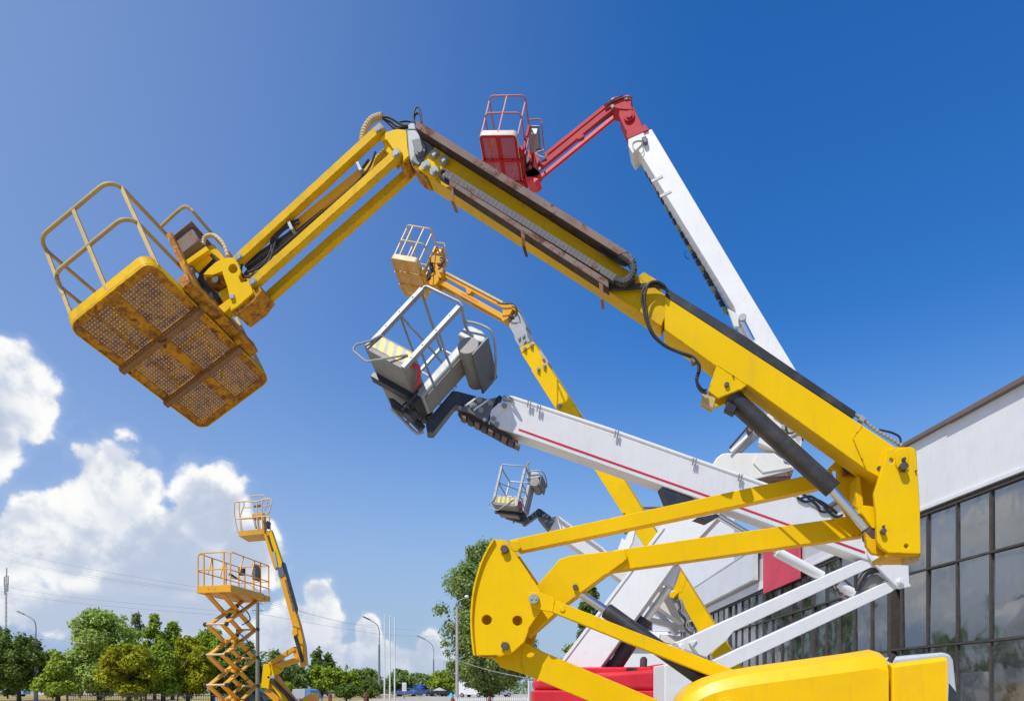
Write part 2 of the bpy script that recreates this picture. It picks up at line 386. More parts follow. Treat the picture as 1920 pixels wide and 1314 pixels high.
ORG = {}
def finish(me, mat, ang=32):
    me.materials.append(mat)
    me.polygons.foreach_set('use_smooth', [True]*len(me.polygons))
    me.set_sharp_from_angle(angle=R(ang)); me.update()
def part(name, mb, mat, parent=None, bevel=0.0, loc=None, label=None, kind=None, ang=32, seg=2):
    """links one mesh object; vertices are given in world space"""
    o0 = ORG[parent.name] if parent is not None else Vector(loc if loc is not None else (0, 0, 0))
    me = bpy.data.meshes.new(name)
    me.from_pydata([q-o0 for q in mb.v], [], mb.f)
    finish(me, mat, ang)
    o = bpy.data.objects.new(name, me); COL.objects.link(o)
    if parent is not None: o.parent = parent
    else: o.location = o0
    ORG[o.name] = o0
    if bevel:
        b = o.modifiers.new('bevel', 'BEVEL'); b.width = bevel; b.segments = seg; b.limit_method = 'ANGLE'; b.angle_limit = R(38); b.harden_normals = True
    if label: o['label'] = label
    if kind: o['kind'] = kind
    return o
def share(src, parent, M=None, name=None):
    o = bpy.data.objects.new(name or src.name.split('.')[0], src.data); COL.objects.link(o); o.parent = parent
    if M is not None: o.matrix_local = M
    for md in src.modifiers:
        b = o.modifiers.new(md.name, 'BEVEL'); b.width = md.width; b.segments = md.segments; b.limit_method = 'ANGLE'; b.angle_limit = md.angle_limit; b.harden_normals = True
    ORG[o.name] = ORG[parent.name]
    return o
def tag(o, label, cat, group=None):
    o['label'] = label; o['category'] = cat
    if group: o['group'] = group
    return o
def thing(name, label, cat, loc, group=None):
    o = bpy.data.objects.new(name, None); COL.objects.link(o); o.location = loc; o.empty_display_size = .3
    ORG[o.name] = Vector(loc); return tag(o, label, cat, group)

def at(px, py, Y): return Vector(((px-CX)*Y/F, Y, EYE+(HY-py)*Y/F))      # the place at depth Y seen at a photo pixel
class Plane:
    """a machine's own upright plane, s*x + y = c; off is the distance behind it"""
    def __init__(s, sl, c): s.s = sl; s.c = c; s.k = math.hypot(sl, 1); s.n = Vector((sl, 1, 0))/s.k
    def at(s, px, py, off=0.0):
        Y = (s.c+off*s.k)/(1+s.s*(px-CX)/F); return at(px, py, Y)
    def pts(s, L, off=0.0): return [s.at(q[0], q[1], off+(q[2] if len(q) > 2 else 0)) for q in L]
    def poly(s, mb, L, off, th, holes=()):
        return mb.prism(s.pts(L, off), s.n*th, [s.pts(h, off) for h in holes])
    def behind(s, mb, L, ref, off, th, holes=()):
        v = s.n*(off-ref)
        return mb.prism([q+v for q in s.pts(L, ref)], s.n*th, [[q+v for q in s.pts(h, ref)] for h in holes])
    def bar(s, mb, a, b, w, off, th, w2=None):
        d = Vector((b[0]-a[0], b[1]-a[1])); d.normalize(); nx, ny = -d.y, d.x; w2 = w if w2 is None else w2
        return s.poly(mb, [(a[0]+nx*w/2, a[1]+ny*w/2), (b[0]+nx*w2/2, b[1]+ny*w2/2), (b[0]-nx*w2/2, b[1]-ny*w2/2), (a[0]-nx*w/2, a[1]-ny*w/2)], off, th)
    def m(s, rpx, px, off=0): return rpx*s.at(px, 600, off).y/F           # pixels to metres there
    def pin(s, mb, px, py, rpx, off, th, n=16):
        p = s.at(px, py, off); return mb.cyl(p, p+s.n*th, s.m(rpx, px, off), n=n)
    def rod(s, mb, a, b, rpx, off, off2=None, rpx2=None, n=16):
        off2 = off if off2 is None else off2
        return mb.cyl(s.at(a[0], a[1], off), s.at(b[0], b[1], off2), s.m(rpx, a[0], off), s.m(rpx2 or rpx, b[0], off2), n)
    def tube(s, mb, L, rpx, off, n=8, smooth=0):
        p = s.pts(L, off)
        if smooth: p = catmull(p, smooth)
        return mb.tube(p, s.m(rpx, L[0][0], off), n)
def catmull(p, k):
    o = []
    for i in range(len(p)-1):
        a = p[max(i-1, 0)]; b = p[i]; c = p[i+1]; d = p[min(i+2, len(p)-1)]
        for j in range(k):
            t = j/k; o.append(.5*((2*b)+(c-a)*t+(2*a-5*b+4*c-d)*t*t+(3*b-a-3*c+d)*t**3))
    o.append(p[-1]); return o
def cv(x0, y0, s, L): return [(x0+q[0]/s, y0+q[1]/s)+tuple(q[2:]) for q in L]
def circ(px, py, r, n=14): return [(px+r*math.cos(2*math.pi*i/n), py+r*math.sin(2*math.pi*i/n)) for i in range(n)]
def pose(Rm, t):
    M = Matrix([list(Rm[i])+[t[i]] for i in range(3)]+[[0, 0, 0, 1]]); return M
def rrect(x0, x1, y0, y1, r, n=5):
    o = []
    for cx, cy, a in ((x1-r, y1-r, 0), (x0+r, y1-r, 90), (x0+r, y0+r, 180), (x1-r, y0+r, 270)):
        o += [(cx+r*math.cos(R(a+90*i/n)), cy+r*math.sin(R(a+90*i/n))) for i in range(n+1)]
    return o

# ------------------------------------------------------------------ baskets with a rounded perforated floor
PANEL = {}
def perforated(nx, ny, cell, hr):
    mb = MB()
    for i in range(nx):
        for j in range(ny):
            cx, cy = (i+.5)*cell, (j+.5)*cell; h = cell/2
            out = [(h, 0), (h, h), (0, h), (-h, h), (-h, 0), (-h, -h), (0, -h), (h, -h)]
            vs = [(cx+a, cy+b, 0) for a, b in out]+[(cx+hr*math.cos(R(45*k)), cy+hr*math.sin(R(45*k)), 0) for k in range(8)]
            mb.add(vs, [(k, 8+k, 8+(k+1) % 8, (k+1) % 8) for k in range(8)])
    return mb
def rounded_basket(root, Rm, t, L, Hh, Hm, mats, Wd=.9, panel_mat=None, kick=.10, posts_short=(.5,), rail_r=.019, cross=True):
    """local x along the long side, local y across (negative towards the jib), local z up"""
    floor_m, rail_m, kick_m, beam_m, box_m = mats
    M = pose(Rm, t); yy = lambda y: -y
    T = lambda mb: mb.xf(M)
    b1, b2 = .355*L, .685*L
    # floor sheet with six openings, turned-up rim
    m = .075; cw = .05
    xs = [(m, b1-.035), (b1+.035, b2-.035), (b2+.035, L-m)]; ys = [(m, Wd/2-cw), (Wd/2+cw, Wd-m)]
    outl = [(x, yy(y), .0) for x, y in rrect(0, L, 0, Wd, .10)]
    holes = [[(x0, yy(y0), 0), (x1, yy(y0), 0), (x1, yy(y1), 0), (x0, yy(y1), 0)] for x0, x1 in xs for y0, y1 in ys]
    fl = part('basket_floor', T(MB().prism(outl, (0, 0, .012), holes)), floor_m, root, .003)
    key = panel_mat.name
    cell = .0295
    for (x0, x1) in xs:
        for (y0, y1) in ys:
            nx, ny = int((x1-x0+.012)/cell), int((y1-y0+.012)/cell)
            mb = perforated(nx, ny, cell, .0048)
            ox, oy = x0+((x1-x0)-nx*cell)/2, y0+((y1-y0)-ny*cell)/2
            mb.v = [Vector((q.x+ox, yy(q.y+oy), .007)) for q in mb.v]
            part('perforated_panel', T(mb), panel_mat, fl)
    o2 = rrect(0, L, 0, Wd, .10); o3 = rrect(.007, L-.007, .007, Wd-.007, .094)
    mb = MB(); n = len(o2)
    vs = [(x, yy(y), z) for z, lst in ((-.012, o2), (kick, o2), (kick, o3), (-.012, o3)) for x, y in lst]
    fs = []
    for k in range(4):
        a, b = k*n, ((k+1) % 4)*n
        fs += [(a+i, a+(i+1) % n, b+(i+1) % n, b+i) for i in range(n)]
    part('kick_plate', T(mb.add(vs, fs)), kick_m, root, 0, ang=50)
    for bx in (b1, b2):
        part('floor_beam', T(MB().ab(bx-.027, bx+.027, yy(-.015), yy(Wd+.015), -.05, -.001)), beam_m, root, .004)
    # rails
    top = catloop(rrect(.01, L-.01, .01, Wd-.01, .13, 6)); 
    part('top_rail', T(MB().tube([(x, yy(y), Hh) for x, y in top], rail_r, 10, True)), rail_m, root)
    part('mid_rail', T(MB().tube([(x, yy(y), Hm) for x, y in top], rail_r*.95, 10, True)), rail_m, root)
    P = [(.012, Wd*f) for f in posts_short]+[(.11, .012), (.11, Wd-.012), (L*.52, .012), (L*.52, Wd-.012), (L-.11, .012), (L-.11, Wd-.012), (L-.012, Wd*.5)]
    for x, y in P:
        part('rail_post', T(MB().beam((x, yy(y), kick-.06), (x, yy(y), Hh), .034, .026, (1, 0, 0))), rail_m, root, .004)
    # control box on the jib side with a bent guard
    mb = MB().ab(L*.40, L*.72, yy(Wd+.02), yy(Wd+.24), Hh-.30, Hh-.10)
    cb = part('control_box', T(mb), box_m, root, .012)
    mb = MB().ab(L*.38, L*.74, yy(Wd+.0), yy(Wd+.27), Hh-.10, Hh-.085)
    part('control_box_lid', T(mb), box_m, cb, .003)
    mb = MB().cyl((L*.46, yy(Wd+.12), Hh-.09), (L*.46, yy(Wd+.12), Hh+.0), .012, .012, 8).ball((L*.46, yy(Wd+.12), Hh+.01), .026, 8)
    part('joystick', T(mb), BLACK, cb)
    g = [(L*.34, yy(Wd), Hh), (L*.34, yy(Wd+.26), Hh+.02), (L*.36, yy(Wd+.32), Hh-.02), (L*.40, yy(Wd+.33), Hh-.06), (L*.72, yy(Wd+.33), Hh-.06), (L*.76, yy(Wd+.30), Hh-.02), (L*.78, yy(Wd+.0), Hh)]
    part('guard_rail', T(MB().tube(catmull([Vector(q) for q in g], 5), rail_r*.85, 8)), rail_m, root)
    # support posts under the box and a mounting frame on the jib side
    mb = MB()
    for f in (.36, .64): mb.ab(L*f-.03, L*f+.03, yy(Wd+.012), yy(Wd+.065), -.03, Hh-.12)
    part('mounting_upright', T(mb), floor_m, root, .005)
    part('mounting_beam', T(MB().ab(L*.22, L*.80, yy(Wd+.01), yy(Wd+.10), .02, .14)), floor_m, root, .006)
    return M
def catloop(p):
    return p

# ================================================================== LIFT A : the yellow one in front
PA = Plane(.2, 5.75)
A = thing('boom_lift', 'yellow articulated boom lift in front, its rusty perforated basket hanging at far left', 'boom lift', (3.0, 5.3, 0))
RA = ([.285, -.8453, -.4519], [.9415, .1584, .2976], [-.1799, -.5102, .841]); tA = (-3.642, 5.66, 4.588)
MA = rounded_basket(A, RA, tA, 1.574, 1.074, .599, (YELB, YELR, YELW, RUSTB, RUSTS), panel_mat=PERF, rail_r=.0175)

# --- jib: two long bars in front, two behind
jU0, jU1 = (446.5, 481), (709.5, 240); jL0, jL1 = (473, 527), (742.5, 286)
def ext(a, b, e0, e1):
    d = Vector((b[0]-a[0], b[1]-a[1])).normalized(); return (a[0]-d.x*e0, a[1]-d.y*e0), (b[0]+d.x*e1, b[1]+d.y*e1)
for (a, b) in ((jU0, jU1), (jL0, jL1)):
    for off in (.0, .235):
        mb = MB(); e = ext(a, b, 9, 9); PA.bar(mb, e[0], e[1], 14.5, .0, .075); mb.v = [q+PA.n*off for q in mb.v]
        part('jib_bar', mb, YELW, A, .006)
    for q in (a, b):
        mb = MB(); PA.pin(mb, q[0], q[1], 7.6, -.012, .012); PA.pin(mb, q[0], q[1], 4.4, -.024, .012); PA.pin(mb, q[0], q[1], 4, -.005, .32)
        part('jib_pin', mb, WASH, A, .002)
mb = MB(); PA.rod(mb, (462, 500), (612, 402), 9.5, .14); PA.rod(mb, (608, 404), (716, 322), 5, .14)
part('jib_cylinder', mb, BARREL, A)
mb = MB(); PA.bar(mb, (550, 424), (682, 318), 15, .085, .13); part('cylinder_guard', mb, AMB, A, .006)
for q in ((543, 417), (672, 306)):
    mb = MB(); PA.bar(mb, (q[0]-3, q[1]-3), (q[0]+4, q[1]+13), 6, .02, .09); part('hose_clip', mb, STEEL, A, .003)
H = lambda L: cv(280, 400, 5.0536, L)
for L in (([(1415, 60), (1290, 110), (1195, 200), (1160, 330), (1110, 440), (1030, 520), (930, 560), (880, 590)]),
          ([(1420, 85), (1300, 140), (1215, 220), (1180, 330), (1150, 420), (1060, 530), (960, 590), (890, 600)]),
          ([(1300, 120), (1160, 250), (1160, 400), (1060, 570), (930, 605), (870, 560), (880, 470)])):
    mb = MB(); PA.tube(mb, H(L), 2.2, .05, 7, 5); part('hydraulic_hose', mb, RUBBER, A)
mb = MB(); PA.tube(mb, [(455, 520), (520, 470), (590, 410), (650, 360), (690, 318), (704, 285)], 2.0, .05, 7, 5); part('hydraulic_hose', mb, RUBBER, A)
mb = MB(); PA.tube(mb, [(460, 512), (510, 468), (560, 420), (620, 376), (668, 330), (692, 300)], 2.4, .12, 7, 5); part('hydraulic_hose', mb, RUBBER, A)

# --- bracket between jib and basket
K = lambda L: cv(280, 400, 5.0536, L)
head = K([(690, 425), (800, 418), (838, 470), (868, 556), (845, 605), (866, 655), (948, 640), (982, 752), (850, 872), (768, 922), (762, 800), (735, 690), (690, 560)])
mb = MB(); PA.poly(mb, head, -.005, .022, [K(circ(792, 524, 44))]); part('bracket_plate', mb, YEL, A, .004)
mb = MB(); PA.behind(mb, head, -.005, .245, .022); part('bracket_plate', mb, YELW, A, .004)
mb = MB(); PA.poly(mb, K([(772, 918), (982, 750), (1040, 690), (1065, 735), (985, 840), (830, 960)]), .017, .228); part('bracket_block', mb, YELB, A, .006)
mb = MB(); PA.poly(mb, K([(700, 440), (760, 430), (790, 480), (740, 560), (700, 540)]), .02, .22); part('bracket_block', mb, YEL, A, .006)
mb = MB(); PA.poly(mb, K([(505, 580), (560, 520), (625, 462), (690, 430), (722, 480), (690, 552), (600, 585)]), .02, .16); part('rotator_arm', mb, YEL, A, .006)
mb = MB(); PA.poly(mb, K([(510, 590), (700, 570), (715, 650), (560, 655), (520, 630)]), .06, .16); part('rotator_housing', mb, YELB, A, .01)
p = PA.at(*K([(622, 622)])[0], .05); mb = MB(); PA.pin(mb, *K([(622, 622)])[0], 7, .03, .05); part('rotator_pin', mb, PIN, A, .002)
mb = MB(); PA.poly(mb, K([(310, 468), (535, 310), (562, 350), (325, 512)]), .0, .05); part('bracket_arm', mb, YEL, A, .005)
mb = MB(); PA.poly(mb, K([(400, 490), (545, 375), (572, 402), (440, 535)]), .04, .05); part('bracket_arm', mb, YEL, A, .005)
mb = MB(); PA.poly(mb, K([(520, 320), (605, 290), (720, 430), (690, 455), (570, 360)]), .10, .06); part('bracket_arm', mb, YELW, A, .005)
mb = MB(); PA.poly(mb, K([(480, 545), (600, 430), (640, 455), (540, 560), (500, 640), (660, 780), (600, 810), (440, 640)]), .14, .12); part('rotator_motor', mb, BARREL, A, .012)
mb = MB(); PA.poly(mb, K([(325, 520), (390, 480), (412, 520), (360, 580), (420, 640), (400, 660), (330, 570)]), .02, .06); part('valve_block', mb, GREYB, A, .006)
mb = MB(); PA.poly(mb, K([(655, 745), (745, 690), (765, 760), (690, 835)]), .12, .08); part('bracket_arm', mb, YEL, A, .005)
mb = MB(); PA.poly(mb, K([(545, 950), (640, 890), (760, 800), (795, 832), (762, 900), (668, 975), (600, 985)]), .03, .10); part('support_arm', mb, YEL, A, .006)
mb = MB(); PA.poly(mb, K([(750, 760), (795, 760), (800, 800), (760, 808)]), -.03, .03); part('sensor_box', mb, GREYL, A, .004)
mb = MB(); PA.poly(mb, K([(600, 980), (665, 970), (700, 1010), (695, 1080), (640, 1040)]), .05, .10); part('support_foot', mb, YELB, A, .006)
mb = MB()
cnd = [PA.at(*q, .06) for q in K([(515, 300), (520, 240), (560, 212), (620, 215), (680, 265), (720, 330), (745, 410)])]
path = catmull(cnd, 10)
part('flexible_conduit', MB().tube(path, [.017+.0035*((i//2) % 2) for i in range(len(path))], 10), CONDUIT, A)

# --- knuckle at the top of the jib
K2 = lambda L: cv(660, 190, 6.258, L)
for off, th in ((.02, .03), (.215, .03)):
    mb = MB(); PA.behind(mb, K2([(400, 360), (520, 325), (638, 335), (652, 540), (668, 640), (595, 708), (598, 655), (560, 575), (480, 560), (405, 450), (330, 440), (375, 385)]), .02, off, th)
    part('knuckle_plate', mb, YEL, A, .005)
mb = MB(); PA.poly(mb, K2([(345, 455), (410, 455), (500, 560), (470, 650), (400, 590)]), .05, .165); part('knuckle_web', mb, YELW, A, .005)
mb = MB(); PA.poly(mb, K2([(520, 325), (640, 335), (652, 540), (600, 560)]), .05, .165); part('knuckle_web', mb, YEL, A, .005)
mb = MB(); PA.poly(mb, K2([(560, 730), (590, 705), (660, 660), (672, 700), (610, 770), (575, 775)]), .05, .16); part('knuckle_sleeve', mb, YELB, A, .008)
mb = MB(); PA.poly(mb, K2([(640, 335), (745, 335), (820, 420), (978, 528), (885, 640), (772, 760), (682, 700), (660, 600)]), .0, .26); part('rotator_head', mb, GREYL, A, .012)
mb = MB(); PA.poly(mb, K2([(700, 450), (800, 430), (870, 500), (965, 530), (880, 640), (775, 752), (690, 690), (740, 600)]), -.02, .022); part('head_cover', mb, GREYD, A, .006)
mb = MB(); PA.pin(mb, *K2([(793, 558)])[0], 12, -.05, .05, 24); PA.pin(mb, *K2([(793, 565)])[0], 6, -.07, .02, 16); part('head_boss', mb, GREYD, A, .006)
# --- sliding boom section, its bolt plate and bolts
X3 = lambda L: cv(660, 180, 3.284, L)
mb = MB(); PA.poly(mb, [(776, 312), (808, 268), (842, 291), (1180, 508), (1260, 560), (1240, 612), (1129, 538), (795, 326)], .0, .19); part('sliding_boom', mb, YELW, A, .006)
mb = MB(); PA.poly(mb, K2([(885, 628), (972, 536), (1152, 655), (972, 910), (772, 790)]), -.02, .021); bpl = part('bolt_plate', mb, YEL, A, .004)
for q in ((965, 615), (1077, 685), (860, 745), (962, 812)):
    x, y = K2([q])[0]
    mb = MB(); PA.pin(mb, x, y, 9, -.034, .012, 20); PA.pin(mb, x, y, 5.4, -.058, .024, 6); PA.pin(mb, x, y, 2.6, -.085, .027, 10)
    part('bolt', mb, WASH, bpl, .0015)
mb = MB(); PA.poly(mb, [(771, 306), (778, 310), (797, 326), (800, 333), (786, 326), (775, 316)], .005, .18); part('boom_end_cap', mb, YELB, A, .006)

# --- cable trays and drag chain on the near side of the sliding boom
def strip(mb, a0, a1, b0, b1, off, th): PA.poly(mb, [a0, a1, b1, b0], off, th)
lt0, lt1, lb0, lb1 = X3([(598, 512), (1578, 1132), (600, 545), (1580, 1180)])
mb = MB(); strip(mb, lt0, lt1, lb0, lb1, -.125, .008)
d = (lb1[0]-lb0[0], lb1[1]-lb0[1])
tr = part('cable_tray', mb, RUSTS, A, .003)
mb = MB(); PA.behind(mb, [(lb0[0], lb0[1]-2), (lb1[0], lb1[1]-2), lb1, lb0], -.117, -.117, .112); part('tray_bottom', mb, RUSTD, tr)  # darker than the tray front: grime, with the underside's shade put into its colour
for u, v in ((610, 545), (1050, 822), (1532, 1150)):
    mb = MB(); a, b = X3([(u-13, v-6), (u+17, v+128)]); w = 8
    PA.poly(mb, [(a[0], a[1]), (a[0]+w, a[1]+5), (a[0]+w+1, a[1]+33), (a[0]+3, a[1]+31)], -.137, .011)
    PA.behind(mb, [(a[0]+3, a[1]+30), (a[0]+w+1, a[1]+32), (a[0]+w+1, a[1]+34), (a[0]+3, a[1]+33)], -.137, -.137, .14)
    part('tray_bracket', mb, RUSTB, A, .002)
ut0, ut1, ub0, ub1 = X3([(400, 148), (1702, 958), (392, 196), (1640, 975)])
mb = MB(); strip(mb, ut0, ut1, ub0, ub1, -.125, .008)
ut = part('cable_tray', mb, RUSTS, A, .003)
mb = MB(); PA.behind(mb, [(ub0[0], ub0[1]-2), (ub1[0], ub1[1]-2), ub1, ub0], -.117, -.117, .13); PA.behind(mb, [(ub0[0], ub0[1]-12), (ub1[0]-4, ub1[1]-11), ub1, ub0], -.117, .0, .012); part('tray_bottom', mb, RUSTD, ut)  # upper tray likewise: underside shade put into the darker, grimy steel
# straight run of the chain is one long link strip with plates, the bend separate links
a0, a1 = X3([(572, 470), (1622, 1122)])
N = 46
ch = None
for i in range(N):
    t0, t1 = i/N, (i+.985)/N
    p0 = (a0[0]+(a1[0]-a0[0])*t0, a0[1]+(a1[1]-a0[1])*t0); p1 = (a0[0]+(a1[0]-a0[0])*t1, a0[1]+(a1[1]-a0[1])*t1)
    mb = MB(); PA.bar(mb, p0, p1, 13.5, -.105 - .002*random.random(), .085)
    o = part('chain_link', mb, CHAIN, A, .002)
bend = catmull([Vector((q[0], q[1], 0)) for q in X3([(1622, 1122), (1672, 1138), (1715, 1112), (1734, 1060), (1720, 1005), (1688, 978), (1640, 950), (1580, 905)])], 3)
for i in range(len(bend)-1):
    mb = MB(); e = ext(bend[i], bend[i+1], 2, 2); PA.bar(mb, e[0], e[1], 13, -.11 - (.005 if i % 2 else 0), .09)
    PA.pin(mb, bend[i][0], bend[i][1], 4, -.122, .02, 10)
    part('chain_link', mb, BARREL if i < 12 else CHAIN, A, .003)
for dv in (0, 14, 28):
    mb = MB(); PA.tube(mb, X3([(1530, 905+dv), (1545, 935+dv), (1600, 975+dv), (1660, 1020+dv*.6), (1690, 1045)]), 2.2, -.06, 6, 4); part('cable', mb, RUBBER, A)
loop0 = catmull([Vector((q[0], q[1], 0)) for q in X3([(640, 505), (590, 470), (556, 462), (545, 490), (565, 520), (600, 540)])], 3)
mb = MB(); mb.tube([PA.at(q.x, q.y, -.07) for q in loop0], .016, 8); part('cable', mb, RUBBER, A)
# cables bundled at the head
mb = MB(); pth = catmull([PA.at(*q, .10) for q in K2([(118, 480), (130, 400), (165, 300), (235, 215), (310, 182), (360, 178)])], 12)
part('flexible_conduit', MB().tube(pth, [.026+.005*((i//2) % 2) for i in range(len(pth))], 10), CONDUIT, A)
for k, L in enumerate(([(360, 185), (440, 195), (520, 240), (600, 285), (720, 285)], [(360, 200), (430, 260), (500, 320), (580, 325), (680, 300)], [(365, 210), (450, 240), (530, 300), (640, 310), (740, 300)], [(560, 245), (640, 235), (700, 248), (740, 270)],
                       [(735, 255), (722, 180), (738, 95), (768, 68), (795, 100), (812, 180), (818, 250)], [(728, 250), (735, 175), (770, 142), (800, 165), (815, 235)])):
    mb = MB(); PA.tube(mb, K2(L), 2.1 if k < 3 else 1.7, .06+.02*(k % 3), 7, 6); part('cable', mb, RUBBER, A)
mb = MB(); PA.poly(mb, K2([(655, 280), (690, 250), (735, 260), (745, 330), (660, 330)]), .04, .14); part('cable_gland', mb, GREYL, A, .006)

# --- main boom tube
mb = MB(); PA.poly(mb, [(1246, 551), (1678, 837), (1652, 897), (1625, 881), (1401, 721), (1337, 683), (1246, 618)], -.012, .214); part('main_boom', mb, YEL, A, .008)
mb = MB(); PA.poly(mb, cv(1280, 660, 3.129, [(1052, 432), (1240, 555), (1205, 640), (1150, 728), (1082, 692), (1000, 500)]), -.022, .012); part('stiffener_plate', mb, YEL, A, .006)
mb = MB(); PA.poly(mb, [(1250, 540), (1398, 630), (1606, 772), (1600, 784), (1408, 660), (1247, 556)], -.016, .15); part('top_rail', mb, BLACK, A, .006)
mb = MB(); PA.poly(mb, cv(1080, 460, 3.458, [(405, 200), (440, 170), (470, 190), (560, 245), (545, 262), (430, 240)]), .0, .16); part('cable_guide', mb, YELW, A, .005)
for off in (-.014, .16):
    mb = MB(); PA.behind(mb, cv(1280, 660, 3.129, [(203, 66), (382, 188), (345, 216), (207, 270), (148, 226)]), -.014, off, .03); part('cylinder_lug', mb, YEL, A, .005)
mb = MB(); PA.poly(mb, cv(1280, 660, 3.129, [(118, 238), (195, 268), (178, 330), (108, 288)]), -.02, .10); part('lug_end_box', mb, YELR, A, .005)
mb = MB(); PA.pin(mb, 1363, 720, 4.5, -.034, .26); part('cylinder_pin', mb, PIN, A, .002)
C4 = lambda L: cv(1080, 460, 3.458, L)
for dv in (0, 14, 26):
    mb = MB(); PA.tube(mb, C4([(212, 258+dv), (330, 262+dv*.8), (430, 255+dv*.7), (520, 250+dv*.6), (580, 275+dv*.3), (592, 300)]), 2.6, -.045, 7, 5); part('cable', mb, RUBBER, A)
for dx, k in ((0, 0), (18, 1)):
    mb = MB(); PA.tube(mb, C4([(575, 262), (530, 236), (480, 242), (438+dx, 285), (428+dx, 350), (440+dx, 420), (455+dx*.7, 490), (500+dx*.5, 585), (580+dx*.5, 655), (680, 700-dx*.4), (760, 732-dx*.4), (800-dx*.4, 775), (798-dx*.4, 825)]), 2.5, -.06-.02*k, 8, 6)
    part('hydraulic_hose', mb, RUBBER, A)
for dx in (0, 24):
    pth = catmull([PA.at(*q, -.06) for q in C4([(798-dx*.3, 825), (785-dx*.2, 870), (788+dx*.4, 910), (812+dx*.5, 945-dx*.3), (848, 960-dx)])], 12)
    part('spiral_hose', MB().tube(pth, [.008+.004*((i//2) % 2) for i in range(len(pth))], 8), BLACK, A)
mb = MB(); PA.bar(mb, C4([(752, 745)])[0], C4([(784, 732)])[0], 9, -.085, .07); part('hose_clamp', mb, RUSTS, A, .003)
for i, L in enumerate(([(1005, 365), (1060, 395), (1110, 440), (1170, 480), (1230, 515), (1285, 550)], [(1150, 455), (1220, 470), (1270, 495), (1280, 530)], [(1030, 380), (1090, 425), (1150, 470)])):
    pth = catmull([PA.at(*q, .03+.03*i) for q in cv(1280, 660, 3.129, L)], 12)
    part('spiral_hose', MB().tube(pth, [(.011+.004*((j//2) % 2)) if i == 0 else .008 for j in range(len(pth))], 8), STEEL if i == 0 else RUBBER, A)
mb = MB(); PA.poly(mb, cv(1280, 660, 3.129, [(1045, 365), (1080, 385), (1062, 410), (1035, 395)]), .0, .05); part('hose_clamp', mb, STEEL, A, .003)

# --- lifting cylinder
mb = MB(); PA.rod(mb, (1371, 744), (1562, 918), 17, .085); cy = part('cylinder_barrel', mb, BARREL, A, .004)
mb = MB(); PA.rod(mb, (1372, 770), (1528, 908), 1.8, -.005); part('oil_pipe', mb, BARREL, cy)
mb = MB(); PA.poly(mb, cv(1280, 660, 3.129, [(265, 285), (320, 318), (300, 365), (243, 335)]), -.02, .07); part('valve_block', mb, BLACK, cy, .006)
mb = MB(); PA.rod(mb, (1555, 911), (1634, 1001), 9.2, .085); part('cylinder_rod', mb, CHROME, A)
mb = MB(); PA.rod(mb, (1624, 990), (1636, 1004), 11, .085); PA.pin(mb, 1636, 1003, 12, .04, .10); part('rod_eye', mb, PIN, A, .003)

# --- upright knuckle at the right
K3 = lambda L: cv(1400, 820, 5.4735, L)
mb = MB(); PA.poly(mb, K3([(1520, 95), (1700, 95), (1745, 132), (1782, 700), (1791, 1195), (1460, 1182), (1372, 1122), (1336, 1050), (1330, 760), (1310, 570), (1440, 132)]), -.072, .05, [K3(circ(1485, 236, 24)), K3(circ(1641, 1112, 22))]); kp = part('upright_plate', mb, YEL, A, .009)
mb = MB(); PA.poly(mb, K3([(1522, 150), (1545, 122), (1590, 112), (1635, 122), (1662, 165), (1665, 320), (1640, 345), (1565, 345), (1530, 280)]), -.084, .012); part('doubler_plate', mb, YEL, kp, .005)
for (q, r, off) in (((1620, 288), 45, -.13), ((1410, 955), 30, -.11)):
    x, y = K3([q])[0]
    mb = MB(); PA.pin(mb, x, y, r/5.47, off, .06, 6); PA.pin(mb, x, y-r/5.47*1.6, r/5.47*.45, off+.02, .03, 8); PA.bar(mb, (x, y-r/5.47*1.8), (x, y+r/5.47*1.5), r/5.47*.5, off+.035, .012)
    part('pivot_pin', mb, PIN, A, .003)
mb = MB(); PA.pin(mb, *K3([(1362, 312)])[0], 4, -.03, .03); part('bolt', mb, PIN, A, .002)
mb = MB(); PA.poly(mb, K3([(832, 322), (940, 212), (1215, 372), (1320, 400), (1740, 132), (1790, 1195), (1300, 1180), (1180, 900), (1040, 812), (968, 700), (930, 560), (930, 330)]), .34, .05); part('upright_plate', mb, YEL, A, .008)
mb = MB(); PA.poly(mb, K3([(985, 290), (1095, 290), (1110, 395), (985, 395)]), .31, .03); PA.pin(mb, *K3([(1042, 335)])[0], 11, .302, .02); part('pin_boss', mb, YELB, A, .005)
mb = MB(); PA.pin(mb, *K3([(1042, 335)])[0], 8, .29, .03); part('pivot_pin', mb, PIN, A, .002)
mb = MB(); PA.poly(mb, K3([(1125, 400), (1165, 400), (1200, 680), (1150, 760), (1110, 700)]), .12, .18); part('web_plate', mb, YEL, A, .006)
mb = MB(); PA.poly(mb, K3([(1740, 140), (1780, 700), (1788, 1190), (1745, 1190), (1720, 700), (1690, 140)]), -.02, .32); part('web_plate', mb, YEL, A, .006)
mb = MB(); PA.poly(mb, K3([(1165, 688), (1312, 708), (1328, 930), (1290, 930), (1200, 800), (1160, 770)]), .03, .06); part('link_lug', mb, YEL, A, .006)
mb = MB(); PA.poly(mb, K3([(1215, 960), (1290, 1040), (1340, 1040), (1372, 1122), (1460, 1185), (1400, 1215), (1290, 1190), (1228, 1110)]), .01, .05); part('lower_lug', mb, YELW, A, .006)
mb = MB(); PA.poly(mb, K3([(1425, 1183), (1790, 1196), (1782, 1222), (1430, 1226)]), -.05, .33); part('base_plate', mb, YELW, A, .005)
mb = MB(); PA.poly(mb, K3([(1632, 1226), (1776, 1224), (1774, 1262), (1700, 1288), (1632, 1284)]), -.03, .1); part('stop_block', mb, YELR, A, .005)

